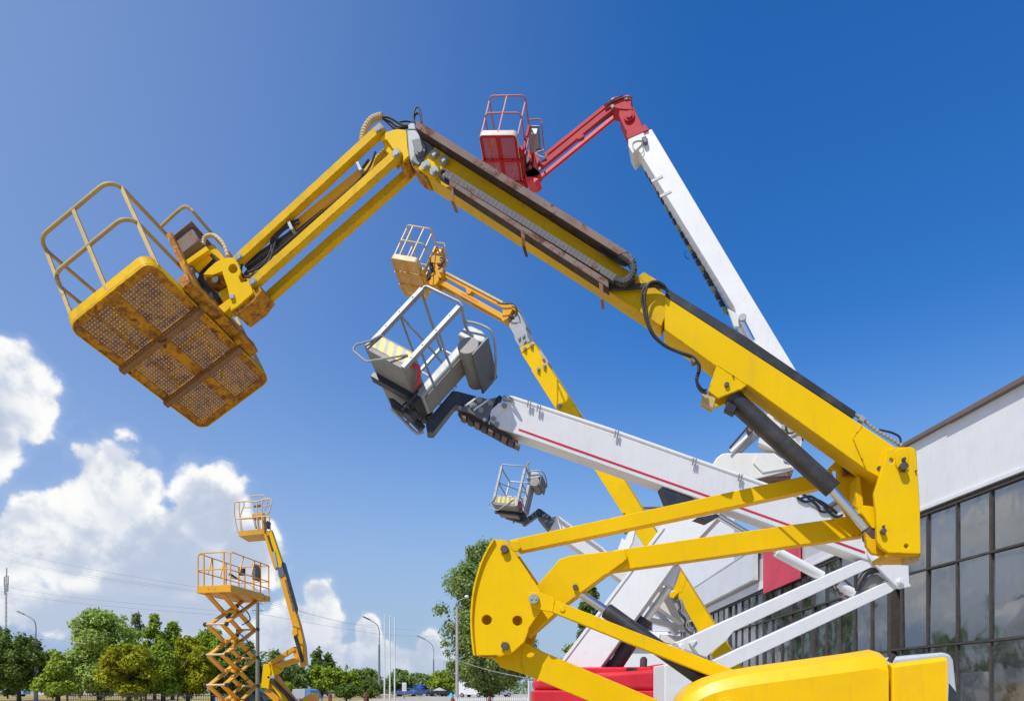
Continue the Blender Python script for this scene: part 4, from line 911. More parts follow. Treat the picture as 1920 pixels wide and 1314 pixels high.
# ================================================================== angular baskets with hazard stripes
def angular_basket(root, Rm, t, Wd, Dp, Hh, scale=1.0):
    M = pose(Rm, t); T = lambda mb: mb.xf(M)
    part('basket_floor', T(MB().ab(.0, Wd, .0, Dp, -.03, .0)), GREYB, root, .006)
    mb = MB(); mb.ab(.0, Wd, -.012, .0, -.03, .03); mb.ab(.0, Wd, Dp, Dp+.012, -.03, .12); mb.ab(-.012, .0, 0, Dp, -.03, .12); mb.ab(Wd, Wd+.012, 0, Dp*.5, -.03, .18)
    part('toe_board', T(mb), GREYB, root, .003)
    for x in (0.0, Wd):
        part('corner_post', T(MB().ab(x-.032, x+.032, -.03, .03, -.02, Hh+.01)), ALU, root, .006)
        for z in (.14, .36, .62, .88):
            part('bolt', T(MB().cyl((x, -.03, z), (x, -.036, z), .009, .009, 8)), BLACK, root)
    part('striped_plate', T(MB().ab(.034, Wd-.034, -.01, .004, .035, .215)), STRIPES, root, .003)
    mb = MB().tube([(.03, .0, .225), (Wd-.03, .0, .225)], .012, 8); part('gate_rail', T(mb), ALU, root)
    st = [(.04, -.02, .23), (.0, -.05, .06), (-.085, -.08, -.08), (-.08, -.08, -.13), (-.05, -.08, -.17), (.18, -.08, -.21), (.22, -.08, -.205), (.26, -.08, -.17), (.54, -.02, .16)]
    part('entry_step', T(MB().tube(st, .013, 8)), ALU, root)
    top = [(0, 0, Hh), (0, .0, Hh+.06), (.04, 0, Hh+.075), (Wd-.05, 0, Hh+.075), (Wd, .02, Hh+.06), (Wd+.02, .10, Hh+.02), (Wd+.02, Dp*.6, Hh), (Wd, Dp, Hh)]
    part('top_rail', T(MB().tube(top, .019, 10)), STEEL, root)
    part('top_rail', T(MB().tube([(0, 0, Hh+.03), (-.02, .04, Hh), (-.02, Dp*.5, Hh), (0, Dp, Hh), (Wd*.4, Dp, Hh), (Wd, Dp, Hh)], .019, 10)), STEEL, root)
    part('mid_rail', T(MB().tube([(0, .02, Hh*.58), (Wd*.5, .25, Hh*.58), (Wd, Dp*.62, Hh*.58)], .016, 8)), STEEL, root)
    part('mid_rail', T(MB().tube([(0, .02, Hh*.58), (0, Dp, Hh*.58), (Wd, Dp, Hh*.58)], .016, 8)), STEEL, root)
    part('mid_rail', T(MB().tube([(Wd, .02, Hh*.30), (Wd, Dp, Hh*.30)], .016, 8)), STEEL, root)
    part('mid_rail', T(MB().tube([(Wd, .02, Hh*.62), (Wd, Dp, Hh*.62)], .016, 8)), STEEL, root)
    part('rear_post', T(MB().ab(-.02, .02, Dp-.02, Dp+.02, 0, Hh)), STEEL, root, .005)
    part('rear_post', T(MB().ab(Wd*.5, Wd*.5+.05, Dp+.08, Dp+.11, -.12, Hh*.94)), ALU, root, .005)
    # control mast on the side next to the boom, console on top
    ms = part('control_mast', T(MB().ab(Wd+.03, Wd+.17, Dp*.40, Dp*.76, -.02, Hh*.90)), GREYL, root, .035)
    part('mast_cover', T(MB().ab(Wd+.17, Wd+.19, Dp*.40+.03, Dp*.76-.03, .02, Hh*.86)), GREYB, ms, .01)
    mb = MB(); pr = [(Wd+.0, Hh*.86), (Wd+.0, Hh*1.0), (Wd+.06, Hh*1.07), (Wd+.26, Hh*1.07), (Wd+.38, Hh*1.0), (Wd+.40, Hh*.93), (Wd+.2, Hh*.86)]
    mb.prism([(x, Dp*.30, z) for x, z in pr], (0, Dp*.55, 0)); part('console', T(mb), GREYL, root, .03)
    mb = MB().cyl((Wd+.27, Dp*.26, Hh*.78), (Wd+.27, Dp*.92, Hh*.78), .135, .135, 24); part('console_drum', T(mb), GREYB, root, .012)
    mb = MB().ab(Wd+.41, Wd+.44, Dp*.24, Dp*.95, Hh*.68, Hh*.98); part('console_lid', T(mb), GREYD, root, .01)
    part('guard_rail', T(MB().tube(catmull([Vector(q) for q in [(Wd+.02, Dp*.2, Hh), (Wd+.25, Dp*.2, Hh+.06), (Wd+.45, Dp*.25, Hh+.05), (Wd+.50, Dp*.6, Hh-.05), (Wd+.48, Dp*.85, Hh-.12), (Wd+.40, Dp*.9, Hh-.15)]], 4), .016, 8)), STEEL, root)
    # under-floor frame
    mb = MB().ab(-.04, Wd+.1, Dp*.40, Dp*.52, -.11, -.031); mb.ab(.0, Wd, Dp*.55, Dp*.58, -.07, -.031); part('floor_frame', T(mb), BLACK, root, .006)
    mb = MB().ab(Wd-.02, Wd+.16, Dp*.40, Dp*.75, -.15, -.032); part('rotator_motor', T(mb), BLACK, root, .02)
    mb = MB().cyl((Wd+.08, Dp*.6, -.26), (Wd+.08, Dp*.6, -.15), .08, .08, 16); part('rotator', T(mb), BARREL, root, .01)
    mb = MB().tube(catmull([Vector(q) for q in [(Wd+.05, .05, .10), (Wd+.06, .10, .16), (Wd+.08, .2, .1), (Wd+.06, .3, .02)]], 4), .022, 8); part('red_strap', T(mb), RED, root)
    for k in range(3):
        mb = MB().tube(catmull([Vector(q) for q in [(Wd+.10, Dp*(.35+.1*k), .0), (Wd+.14, Dp*(.32+.1*k), -.10), (Wd+.05, Dp*(.45+.1*k), -.22), (Wd-.1, Dp*.6, -.20)]], 5), .013, 6); part('hydraulic_hose', T(mb), RUBBER, root)
    return M

# ================================================================== LIFT B : white telescopic boom with the red stripe and tilted grey basket
PB = Plane(-.1, 9.0)
q0 = PB.at(1330, 1298, .2)
B = thing('boom_lift', 'white boom lift with red stripe along its boom and steeply tilted grey basket', 'boom lift', (q0.x, q0.y, 0))
angular_basket(B, ([.7769, .1546, .6104], [-.3194, .9322, .1703], [-.5427, -.3273, .7736]), (-1.766, 8.482, 5.813), .612, .929, 1.05)
K = lambda L: cv(655, 520, 4.379, L)
mb = MB(); PB.poly(mb, K([(845, 928), (880, 930), (1062, 978), (1100, 1000), (1000, 1062), (880, 1042), (862, 1052), (690, 1270), (640, 1268), (622, 1150), (662, 1145)]), .06, .22); part('gooseneck', mb, NAVY, B, .012)
mb = MB(); PB.poly(mb, K([(322, 985), (362, 990), (470, 1075), (600, 1180), (600, 1215), (470, 1140), (345, 1060)]), .05, .12); part('mounting_frame', mb, NAVY, B, .01)
mb = MB(); PB.tube(mb, K([(345, 1075), (440, 1170), (520, 1250), (565, 1280), (610, 1265)]), 3, .0, 8, 4); part('guard_tube', mb, STEEL, B)
mb = MB(); PB.rod(mb, K([(450, 1090)])[0], K([(600, 1245)])[0], 8, .14); part('rotator_cylinder', mb, BARREL, B, .005)
mb = MB(); PB.poly(mb, K([(480, 1020), (620, 1000), (690, 1040), (680, 1110), (620, 1150), (540, 1120)]), .10, .25); part('rotator_housing', mb, BLACK, B, .02)
for k in range(4):
    mb = MB(); PB.tube(mb, K([(440+k*30, 1050), (500+k*20, 1010-k*8), (560+k*10, 1060), (570+k*12, 1130), (520+k*20, 1180)]), 1.6, .04+.02*k, 6, 4); part('hydraulic_hose', mb, RUBBER, B)
K7 = lambda L: cv(840, 560, 4.867, L)
mb = MB(); PB.poly(mb, K7([(90, 985), (150, 975), (275, 888), (365, 915), (445, 895), (400, 1010), (365, 1115), (325, 1112), (205, 1045), (112, 1015)]), -.02, .26); bp_ = part('coupling_plate', mb, GREYD, B, .01)
for a, b in (((155, 975), (278, 890)), ((233, 1015), (372, 918))):
    mb = MB(); PB.bar(mb, K7([a])[0], K7([b])[0], 3.2, -.035, .015); part('weld_strip', mb, WHITE, bp_, .003)
for q, r in (((285, 920), 5.5), ((220, 965), 5.5), ((385, 945), 5.5), ((300, 1012), 5.5), ((110, 990), 3.2), ((338, 1100), 4)):
    mb = MB(); PB.pin(mb, *K7([q])[0], r, -.045, .025, 16); PB.pin(mb, *K7([q])[0], r*.5, -.06, .015, 6); part('bolt', mb, WASH, bp_, .003)
mb = MB(); PB.poly(mb, K7([(95, 1010), (210, 1050), (330, 1118), (480, 1190), (640, 1290), (640, 1330), (560, 1300), (320, 1165), (220, 1105), (120, 1050)]), .02, .2); part('under_guard', mb, RUSTD, B, .01)
for i in range(9):
    u, v = 120+i*62, 1052+i*32
    mb = MB(); PB.poly(mb, K7([(u, v), (u+46, v+22), (u+44, v+46), (u+2, v+26)]), -.02, .16); part('chain_link', mb, BLACK if i % 2 else RUSTS, B, .004)
mb = MB(); PB.poly(mb, K7([(400, 935), (470, 875), (500, 895), (470, 950), (420, 970)]), .02, .2); part('valve_block', mb, BLACK, B, .01)
mb = MB(); PB.rod(mb, K7([(500, 905)])[0], K7([(590, 925)])[0], 5, .0); part('pipe_joint', mb, STEEL, B, .004)
# boom
mb = MB(); PB.poly(mb, [(958, 749), (961, 749), (1140, 809), (1423, 909), (1593, 967), (1664, 998), (1672, 1062), (1620, 1047), (1325, 940), (1060, 846), (972, 815), (935, 803), (920, 785), (921, 768), (944, 754)], .0, .26); part('main_boom', mb, WHITE, B, .012)
mb = MB(); PB.poly(mb, K7([(465, 950), (540, 945), (545, 985), (470, 1050), (440, 1110), (460, 1165), (385, 1115), (388, 1020)]), -.014, .012); hp = part('head_plate', mb, WBLUE if False else WHITE, B, .003)
for q in ((515, 972), (415, 1092), (445, 1140)):
    mb = MB(); PB.pin(mb, *K7([q])[0], 5, -.03, .02, 16); PB.pin(mb, *K7([q])[0], 2.4, -.045, .015, 6); part('bolt', mb, WASH, hp, .003)
mb = MB(); PB.tube(mb, [(955, 747), (962, 748), (1140, 806), (1423, 906), (1500, 933)], 5.2, .03, 12); rl = part('cable_conduit', mb, WHITE, B)
for q in ((1010, 768), (1156, 816), (1302, 868), (1388, 898), (992, 759)):
    mb = MB(); PB.bar(mb, (q[0]-1, q[1]-10), (q[0]-3, q[1]+3), 2.2, -.05, .02); PB.bar(mb, (q[0]+4, q[1]-9), (q[0]+2, q[1]+4), 2.2, -.05, .02); part('conduit_clip', mb, GALV, rl, .002)
mb = MB(); PB.poly(mb, [(972.6, 803), (1060, 834), (1325, 927), (1459, 974.5), (1622, 1033), (1622, 1037.5), (1459, 978.5), (1325, 931), (1060, 838), (972.6, 806.5)], -.004, .004); part('red_stripe', mb, RED, B)
mb = MB(); PB.poly(mb, cv(1060, 760, 4.105, [(745, 625), (945, 700), (985, 712), (1000, 770), (800, 760)]), .02, .22); part('cylinder_lug', mb, NAVY, B, .01)
mb = MB(); PB.poly(mb, cv(1060, 760, 4.105, [(1010, 862), (1170, 830), (1190, 850), (1110, 895)]), .02, .2); part('cylinder_lug', mb, NAVY, B, .01)
mb = MB(); PB.rod(mb, (1347, 967), (1470, 1040), 6, .12); part('cylinder_rod', mb, CHROME, B)
mb = MB(); PB.rod(mb, (1455, 1034), (1541, 1080), 9.5, .12); part('cylinder_barrel', mb, WHITE, B, .005)
mb = MB(); PB.rod(mb, (1569, 1094), (1600, 1112), 9, .12); part('cylinder_barrel', mb, WHITE, B, .005)
for L in ([(1500, 935), (1520, 930), (1545, 948), (1565, 968), (1580, 965)], [(1495, 932), (1510, 940), (1530, 936), (1555, 950), (1570, 962)], [(1505, 925), (1530, 945), (1540, 958), (1560, 958)]):
    mb = MB(); PB.tube(mb, L, 2.4, -.02, 7, 5); part('hydraulic_hose', mb, RUBBER, B)
mb = MB(); PB.poly(mb, cv(1400, 820, 5.4735, [(620, 650), (700, 640), (770, 690), (720, 720), (650, 690)]), -.02, .15); part('valve_block', mb, STEEL, B, .008)
# folding links and end plate
KL = lambda L: cv(1240, 960, 3.712, L)
mb = MB(); PB.poly(mb, KL([(90, 905), (150, 888), (1455, 300), (1492, 360), (1478, 376), (505, 828), (445, 900), (310, 1008), (215, 975), (130, 940)]), .02, .18); part('folding_link', mb, WHITE, B, .01)
mb = MB(); PB.poly(mb, KL([(355, 1032), (1582, 478), (1636, 530), (1600, 556), (478, 1084), (430, 1090)]), .02, .18); part('folding_link', mb, WHITE, B, .01)
mb = MB(); PB.poly(mb, KL([(1430, 200), (1700, 150), (1720, 320), (1726, 490), (1742, 515), (1662, 532), (1622, 500), (1475, 352), (1440, 300)]), -.03, .05); ep = part('end_plate', mb, WHITE, B, .008)
mb = MB(); PB.poly(mb, KL([(1430, 200), (1700, 150), (1720, 320), (1726, 490), (1642, 532), (1475, 352), (1440, 300)]), .24, .04); part('end_plate', mb, WHITE, B, .008)
for q in ((1515, 318), (1668, 482)):
    mb = MB(); PB.pin(mb, *KL([q])[0], 6, -.06, .035, 18); PB.pin(mb, *KL([q])[0], 2.5, -.075, .02, 10); part('pivot_pin', mb, WHITE, ep, .004)
mb = MB(); PB.pin(mb, *KL([(152, 935)])[0], 6, -.03, .05, 18); part('pivot_pin', mb, WHITE, B, .004)
mb = MB(); PB.poly(mb, KL([(190, 905), (250, 890), (215, 935)]), .0, .03); part('pin_keeper', mb, WHITE, B, .003)
mb = MB(); PB.poly(mb, KL([(195, 920), (225, 935), (262, 985), (320, 1005), (300, 1012), (225, 975)]), .0, .03); part('link_gusset', mb, GREYL, B, .004)
mb = MB(); PB.tube(mb, KL([(1365, 545), (1375, 500), (1410, 440), (1440, 415), (1490, 405), (1497, 420)]), 5.5, .06, 10, 5); part('hydraulic_hose', mb, RUBBER, B)
mb = MB(); PB.poly(mb, KL([(1390, 545), (1440, 450), (1500, 430), (1560, 470), (1480, 520)]), .10, .12); part('link_web', mb, GREYB, B, .008)
for L in ([(1160, 530), (1200, 560), (1235, 585), (1300, 600)], [(1275, 470), (1310, 500), (1350, 545)], [(1250, 480), (1210, 500), (1240, 560), (1270, 590)]):
    mb = MB(); PB.tube(mb, KL(L), 1.6, .1, 6, 5); part('hydraulic_hose', mb, RUSTS, B)
# white turret
t0, t1 = PB.at(1246, 1245, .1), PB.at(1336, 1245, .1)
mb = MB(); mb.prism([Vector((t0.x, t0.y, .7)), Vector((t0.x, t0.y, t0.z)), Vector((t1.x, t1.y, t1.z+.06)), Vector((t1.x, t1.y, .7))], (0, .75, 0)); part('turret', mb, WHITE, B, .02)
t0, t1 = PB.at(1340, 1250, -.2), PB.at(1660, 1250, -.2)
mb = MB(); mb.ab(t0.x, t1.x, t0.y, t0.y+1.0, .7, 1.5); part('turret', mb, WHITE, B, .03)
HOODG = paint('pale_grey_hood_plastic', (.52, .55, .57), .4, dirt=.12, chip=.08, streak=.1)
hp_ = [(1666, 1237), (1680, 1232), (1770, 1222), (1784, 1225), (1790, 1236), (1800, 1330)]
mb = MB(); PB.poly(mb, hp_+[(1666, 1330)], -.3, 1.1); hb = part('engine_hood', mb, HOODG, B, .05, seg=3)
mb = MB(); PB.poly(mb, [(1780, 1280), (1799, 1304), (1802, 1330), (1778, 1330)], -.31, .02); part('hood_vent', mb, NAVY, hb, .003)
mb = MB(); mb.ab(q0.x-.9, q0.x+2.2, q0.y-.6, q0.y+.8, .3, .7); part('chassis', mb, GREYD, B, .03)
for dx in (-.6, 1.9):
    for dy in (-.75, .95):
        mb = MB(); mb.cyl((q0.x+dx, q0.y+dy-.14, .42), (q0.x+dx, q0.y+dy+.14, .42), .42, .42, 24); part('wheel', mb, RUBBER, B, .04)

# ================================================================== LIFT E : small grey basket between the white boom and the poplar
PE = Plane(0.0, 19.3)
q0 = PE.at(1300, 1298, .2)
E_ = thing('boom_lift', 'distant boom lift with small nearly upright grey basket above the yellow folding link', 'boom lift', (q0.x, q0.y, 0))
angular_basket(E_, ([.9399, .2638, .2165], [-.2958, .9462, .1309], [-.1703, -.1871, .9675]), (-.507, 18.528, 6.653), .664, .812, 1.05)
K = lambda L: cv(880, 850, 6.257, L)
mb = MB(); PE.poly(mb, K([(625, 770), (655, 760), (812, 640), (840, 650), (965, 742), (930, 775), (835, 722), (805, 725), (655, 832), (622, 815)]), -.05, .3); part('gooseneck', mb, NAVY, E_, .015)
mb = MB(); PE.poly(mb, K([(395, 715), (480, 715), (600, 760), (640, 780), (635, 812), (560, 790), (430, 750)]), -.1, .2); part('mounting_frame', mb, BLACK, E_, .015)
mb = MB(); PE.poly(mb, K([(805, 730), (840, 735), (960, 745), (1000, 790), (940, 895), (860, 800)]), -.04, .4); part('coupling_plate', mb, GREYD, E_, .015)
for q in ((880, 720), (920, 735), (900, 790), (985, 755), (960, 800)):
    mb = MB(); PE.bar(mb, (K([q])[0][0]-4, K([q])[0][1]+2), (K([q])[0][0]+4, K([q])[0][1]-2), 3.2, -.08, .04); part('bolt', mb, WASH, E_, .006)
mb = MB(); PE.poly(mb, K([(860, 795), (1000, 735), (1060, 745), (1175, 840), (1575, 1115), (2700, 1900), (2500, 2000), (1330, 1165), (940, 893)]), .0, .45); part('main_boom', mb, WHITE, E_, .02)
mb = MB(); PE.tube(mb, K([(1040, 740), (1170, 835), (1570, 1118)]), 2.0, -.06, 8); part('cable_conduit', mb, WHITE, E_)
mb = MB(); PE.tube(mb, K([(620, 640), (645, 660), (650, 700), (630, 730)]), 1.2, -.1, 6, 4); part('hydraulic_hose', mb, RUBBER, E_)
mb = MB(); mb.tube([at(991, 881, 18.6), at(988, 872, 18.6), at(992, 866, 18.6)], .03, 8); part('beacon_mast', mb, ALU, E_)
for a, b, w, o in (((1212, 1118), (1272, 1188), 8, .6), ((1232, 1100), (1290, 1120), 7, .9), ((1215, 1160), (1300, 1180), 10, .5), ((1240, 1196), (1330, 1206), 16, .4)):
    mb = MB(); PE.bar(mb, a, b, w, o, .3); part('folding_link', mb, WHITE, E_, .015)
mb = MB(); mb.ab(q0.x-1.0, q0.x+1.2, q0.y+.3, q0.y+1.6, .4, 2.2); part('turret', mb, WHITE, E_, .05)

# ================================================================== LIFT F : slender amber boom lift at the left, behind the scissor lift
PF = Plane(0.0, 27.0)
q0 = PF.at(560, 1298, .4)
Fl = thing('boom_lift', 'slender amber boom lift with round tube cage basket, rising behind the scissor lift', 'boom lift', (q0.x, q0.y, 0))
K = lambda L: cv(425, 915, 7.3, L)
mb = MB(); PF.poly(mb, K([(150, 592), (425, 560), (512, 545), (520, 625), (430, 632), (170, 656)]), .0, .03); part('toe_board', mb, AMBW, Fl, .006)
mb = MB(); PF.poly(mb, K([(150, 648), (520, 620), (522, 630), (170, 658)]), .03, 1.0); part('basket_floor', mb, AMBW, Fl, .006)
def ftube(L, r, off, nm='rail'):
    mb = MB(); PF.tube(mb, K(L), r, off, 8, 4); part(nm, mb, AMBR, Fl)
ftube([(108, 192), (104, 280), (106, 370), (122, 460), (148, 590)], 1.2, .0, 'rail_post')
ftube([(170, 190), (172, 300), (180, 420), (196, 590)], 1.0, .5, 'rail_post')
ftube([(232, 190), (236, 235), (195, 350), (190, 400), (200, 500), (213, 580)], 1.2, .0, 'rail_post')
ftube([(408, 165), (412, 300), (420, 440), (435, 565)], 1.2, .0, 'rail_post')
ftube([(500, 150), (484, 200), (480, 330), (492, 545)], 1.4, .0, 'rail_post')
ftube([(575, 330), (582, 420), (598, 560)], 1.2, .6, 'rail_post')
ftube([(610, 165), (612, 220), (580, 320), (520, 380), (500, 395)], 1.3, .0, 'rail_post')
ftube([(560, 160), (550, 230), (510, 300)], 1.1, .8, 'rail_post')
ftube([(108, 192), (170, 184), (300, 178), (408, 180), (480, 160), (540, 148), (600, 150), (618, 185)], 1.3, .0)
ftube([(120, 418), (300, 405), (500, 385), (600, 400)], 1.2, .0)
ftube([(205, 422), (340, 415), (500, 405)], 1.0, .9)
ftube([(240, 265), (380, 258), (500, 245), (610, 235)], 1.0, .9)
ftube([(340, 130), (350, 110), (430, 96), (500, 95), (520, 120), (545, 160)], 1.1, .3, 'guard_rail'); ftube([(340, 130), (365, 170), (385, 190)], 1.1, .3, 'guard_rail')
mb = MB(); PF.poly(mb, K([(345, 345), (490, 340), (492, 412), (345, 418)]), .3, .25); part('control_box', mb, AMB, Fl, .01)
mb = MB(); PF.poly(mb, K([(365, 235), (470, 220), (472, 245), (370, 258)]), .4, .1); part('control_panel', mb, RUSTP, Fl, .008)
for k in range(5):
    mb = MB(); PF.tube(mb, K([(370+k*20, 420), (375+k*20, 480), (395+k*16, 555)]), .9, .3, 6, 4); part('hydraulic_hose', mb, RUBBER if k % 2 else GREYL, Fl)
mb = MB(); PF.poly(mb, K([(480, 330), (500, 330), (515, 545), (560, 600), (600, 560), (605, 600), (560, 660), (510, 630), (490, 560)]), .1, .3); part('bracket_plate', mb, AMB, Fl, .01)
mb = MB(); PF.poly(mb, K([(520, 470), (560, 440), (585, 460), (570, 540), (545, 550)]), .0, .2); part('rotator', mb, BLACK, Fl, .01)
mb = MB(); PF.poly(mb, K([(505, 625), (540, 620), (690, 1080), (655, 1110), (640, 1080)]), .0, .25); part('jib_bar', mb, AMB, Fl, .01)
mb = MB(); PF.poly(mb, K([(575, 620), (608, 570), (755, 1010), (745, 1110), (720, 1100)]), .0, .25); part('jib_bar', mb, YEL, Fl, .01)
mb = MB(); PF.poly(mb, K([(550, 640), (570, 640), (640, 860), (625, 880)]), .1, .1); part('hose_guide', mb, RUSTS, Fl, .01)
mb = MB(); PF.poly(mb, K([(620, 870), (660, 860), (700, 1080), (665, 1080), (640, 960)]), -.05, .1); part('sensor_box', mb, GREYL, Fl, .01)
mb = MB(); PF.poly(mb, K([(695, 1090), (760, 1060), (800, 1190), (735, 1230), (710, 1200)]), -.02, .35); part('boom_collar', mb, GREYD, Fl, .01)
K = lambda L: cv(350, 900, 3.174, L)
mb = MB(); PF.poly(mb, K([(548, 570), (585, 555), (645, 780), (668, 850), (700, 985), (708, 1095), (680, 1105), (665, 1010), (625, 850), (590, 720)]), .0, .35); part('main_boom', mb, AMB, Fl, .012)
mb = MB(); PF.poly(mb, K([(560, 475), (580, 490), (655, 760), (650, 795), (640, 790), (600, 680)]), .05, .2); part('telescopic_cylinder', mb, NAVY, Fl, .01)
mb = MB(); PF.poly(mb, K([(582, 590), (592, 590), (640, 770), (632, 780)]), -.02, .03); part('cable_tray', mb, RUSTS, Fl, .005)
mb = MB(); PF.poly(mb, K([(628, 885), (655, 875), (660, 910), (640, 930), (626, 915)]), -.05, .4); part('cylinder_lug', mb, AMB, Fl, .01)
mb = MB(); PF.rod(mb, K([(645, 925)])[0], K([(690, 1080)])[0], 3.2, -.05); part('lift_cylinder', mb, BARREL, Fl)
mb = MB(); PF.poly(mb, K([(630, 990), (700, 985), (708, 1100), (680, 1110), (660, 1050), (640, 1060)]), .1, .3); part('knuckle_plate', mb, AMB, Fl, .01)
mb = MB(); PF.bar(mb, K([(490, 1095)])[0], K([(640, 998)])[0], 8, .05, .2); part('folding_link', mb, AMB, Fl, .01)
mb = MB(); PF.bar(mb, K([(505, 1118)])[0], K([(665, 1062)])[0], 10, .05, .2); part('folding_link', mb, AMB, Fl, .01)
mb = MB(); PF.poly(mb, K([(455, 1095), (490, 1090), (500, 1130), (488, 1240), (442, 1232)]), -.05, .45); part('side_plate', mb, YEL, Fl, .012)
mb = MB(); PF.poly(mb, K([(485, 1110), (545, 1115), (560, 1130), (520, 1165), (492, 1165)]), .0, .3); part('elbow_arm', mb, YEL, Fl, .01)
mb = MB(); PF.poly(mb, K([(478, 1165), (530, 1160), (525, 1178), (480, 1178)]), -.05, .3); part('cross_pin', mb, GREYL, Fl, .01)
for a, b, w, m_ in (((470, 1245), (590, 1360), 11, AMB), ((505, 1200), (610, 1340), 9, YEL), ((530, 1170), (660, 1345), 9, AMB)):
    mb = MB(); PF.bar(mb, K([a])[0], K([b])[0], w, .05, .2); part('lower_arm', mb, m_, Fl, .01)
mb = MB(); PF.rod(mb, K([(505, 1185)])[0], K([(640, 1320)])[0], 4, -.02); part('lift_cylinder', mb, BARREL, Fl)
mb = MB(); PF.poly(mb, K([(690, 1290), (755, 1262), (758, 1360), (680, 1360)]), -.2, .8); part('turret_hood', mb, AMB, Fl, .04)
mb = MB(); mb.ab(q0.x-.8, q0.x+1.0, q0.y-.4, q0.y+.9, .3, .9); part('chassis', mb, AMB, Fl, .03)

# ================================================================== SCISSOR LIFT
RS = ([.9815, .1915, -.0077], [-.1914, .9814, .0116], [.0098, -.0099, .9999]); tS = (-10.701, 23.637, 4.986)
MS = pose(RS, tS); T = lambda mb: mb.xf(MS)
Wd, Ln, Kz, Hh = 1.223, 2.403, .245, 1.36
SL = thing('scissor_lift', 'orange-yellow scissor lift with raised railed platform in front of the left trees', 'scissor lift', (tS[0]+.7, tS[1]+1.0, 0))
part('platform_floor', T(MB().ab(0, Wd, 0, Ln, .02, .06)), AMB, SL, .005)
mb = MB(); mb.ab(0, Wd, -.03, .0, 0, Kz); part('skirt_panel', T(mb), AMB, SL, .008)
mb = MB(); mb.ab(Wd, Wd+.03, -.03, Ln-.35, 0, Kz); part('skirt_panel', T(mb), AMB, SL, .008)
mb = MB(); mb.ab(-.03, 0, -.03, Ln, 0, Kz); part('skirt_panel', T(mb), AMB, SL, .008)
mb = MB(); mb.ab(.0, Wd+.06, Ln-.35, Ln+.02, .0, Kz*.8); part('extension_deck', T(mb), AMBW, SL, .008)
for x in (.42, .66):
    mb = MB(); mb.cyl((x, -.03, .12), (x, -.034, .12), .014, .014, 8); part('bolt', T(mb), BLACK, SL)
r = .021
def st(L, nm='rail', k=1, rr=r):
    p = [Vector(q) for q in L]; part(nm, T(MB().tube(catmull(p, k) if k > 1 else p, rr, 8)), AMB, SL)
for x in (0.0, Wd):
    st([(x, .0, Hh-.12), (x, .04, Hh-.03), (x, .12, Hh), (x, Ln, Hh-.02)]); st([(x, .0, Hh*.55), (x, Ln, Hh*.55)]); st([(x, .0, Hh*.36), (x, Ln, Hh*.36)] if x else [(x, .0, Hh*.56), (x, .1, Hh*.56)])
st([(0, 0, Kz), (0, 0, Hh-.12), (.05, 0, Hh-.03), (.12, 0, Hh), (Wd-.12, 0, Hh), (Wd-.04, 0, Hh-.03), (Wd, 0, Hh-.12), (Wd, 0, Kz)])
st([(0, 0, Hh*.58), (Wd, 0, Hh*.58)]); st([(.0, Ln, Hh-.02), (Wd, Ln, Hh-.02)]); st([(.0, Ln, Hh*.55), (Wd, Ln, Hh*.55)])
for x, y in ((.22, 0), (.98, 0), (0, .8), (0, 1.6), (0, Ln), (Wd, 1.85), (Wd, Ln), (Wd*.5, Ln), (Wd*.2, Ln)):
    part('rail_post', T(MB().ab(x-.02, x+.02, y-.02, y+.02, .05, Hh-.02)), AMB, SL, .004)
for x in (0.0, Wd):
    for y in (.55, 1.25):
        part('rail_brace', T(MB().beam((x, y+.22, Hh-.02), (x, y, Hh*.57), .035, .035)), AMB, SL, .004)
part('control_box', T(MB().ab(Wd-.15, Wd-.02, 1.55, 1.95, Hh*.5, Hh*.88)), GREYD, SL, .02)
part('control_bracket', T(MB().ab(Wd-.14, Wd-.04, 1.5, 2.0, Hh*.88, Hh*.93)), AMB, SL, .01)
part('work_lamp', T(MB().ab(.62, .82, 1.4, 1.55, Hh*.62, Hh*.80)), BLACK, SL, .02)
part('folded_umbrella', T(MB().cyl((.45, 1.1, Hh*.62), (.62, 1.35, Hh*.52), .05, .03, 10)), NAVY, SL, .005)
st([(.62, 1.35, Hh*.54), (.9, 1.6, Hh*.40), (1.2, 1.9, Hh*.18)], 'cable', 4, .012)
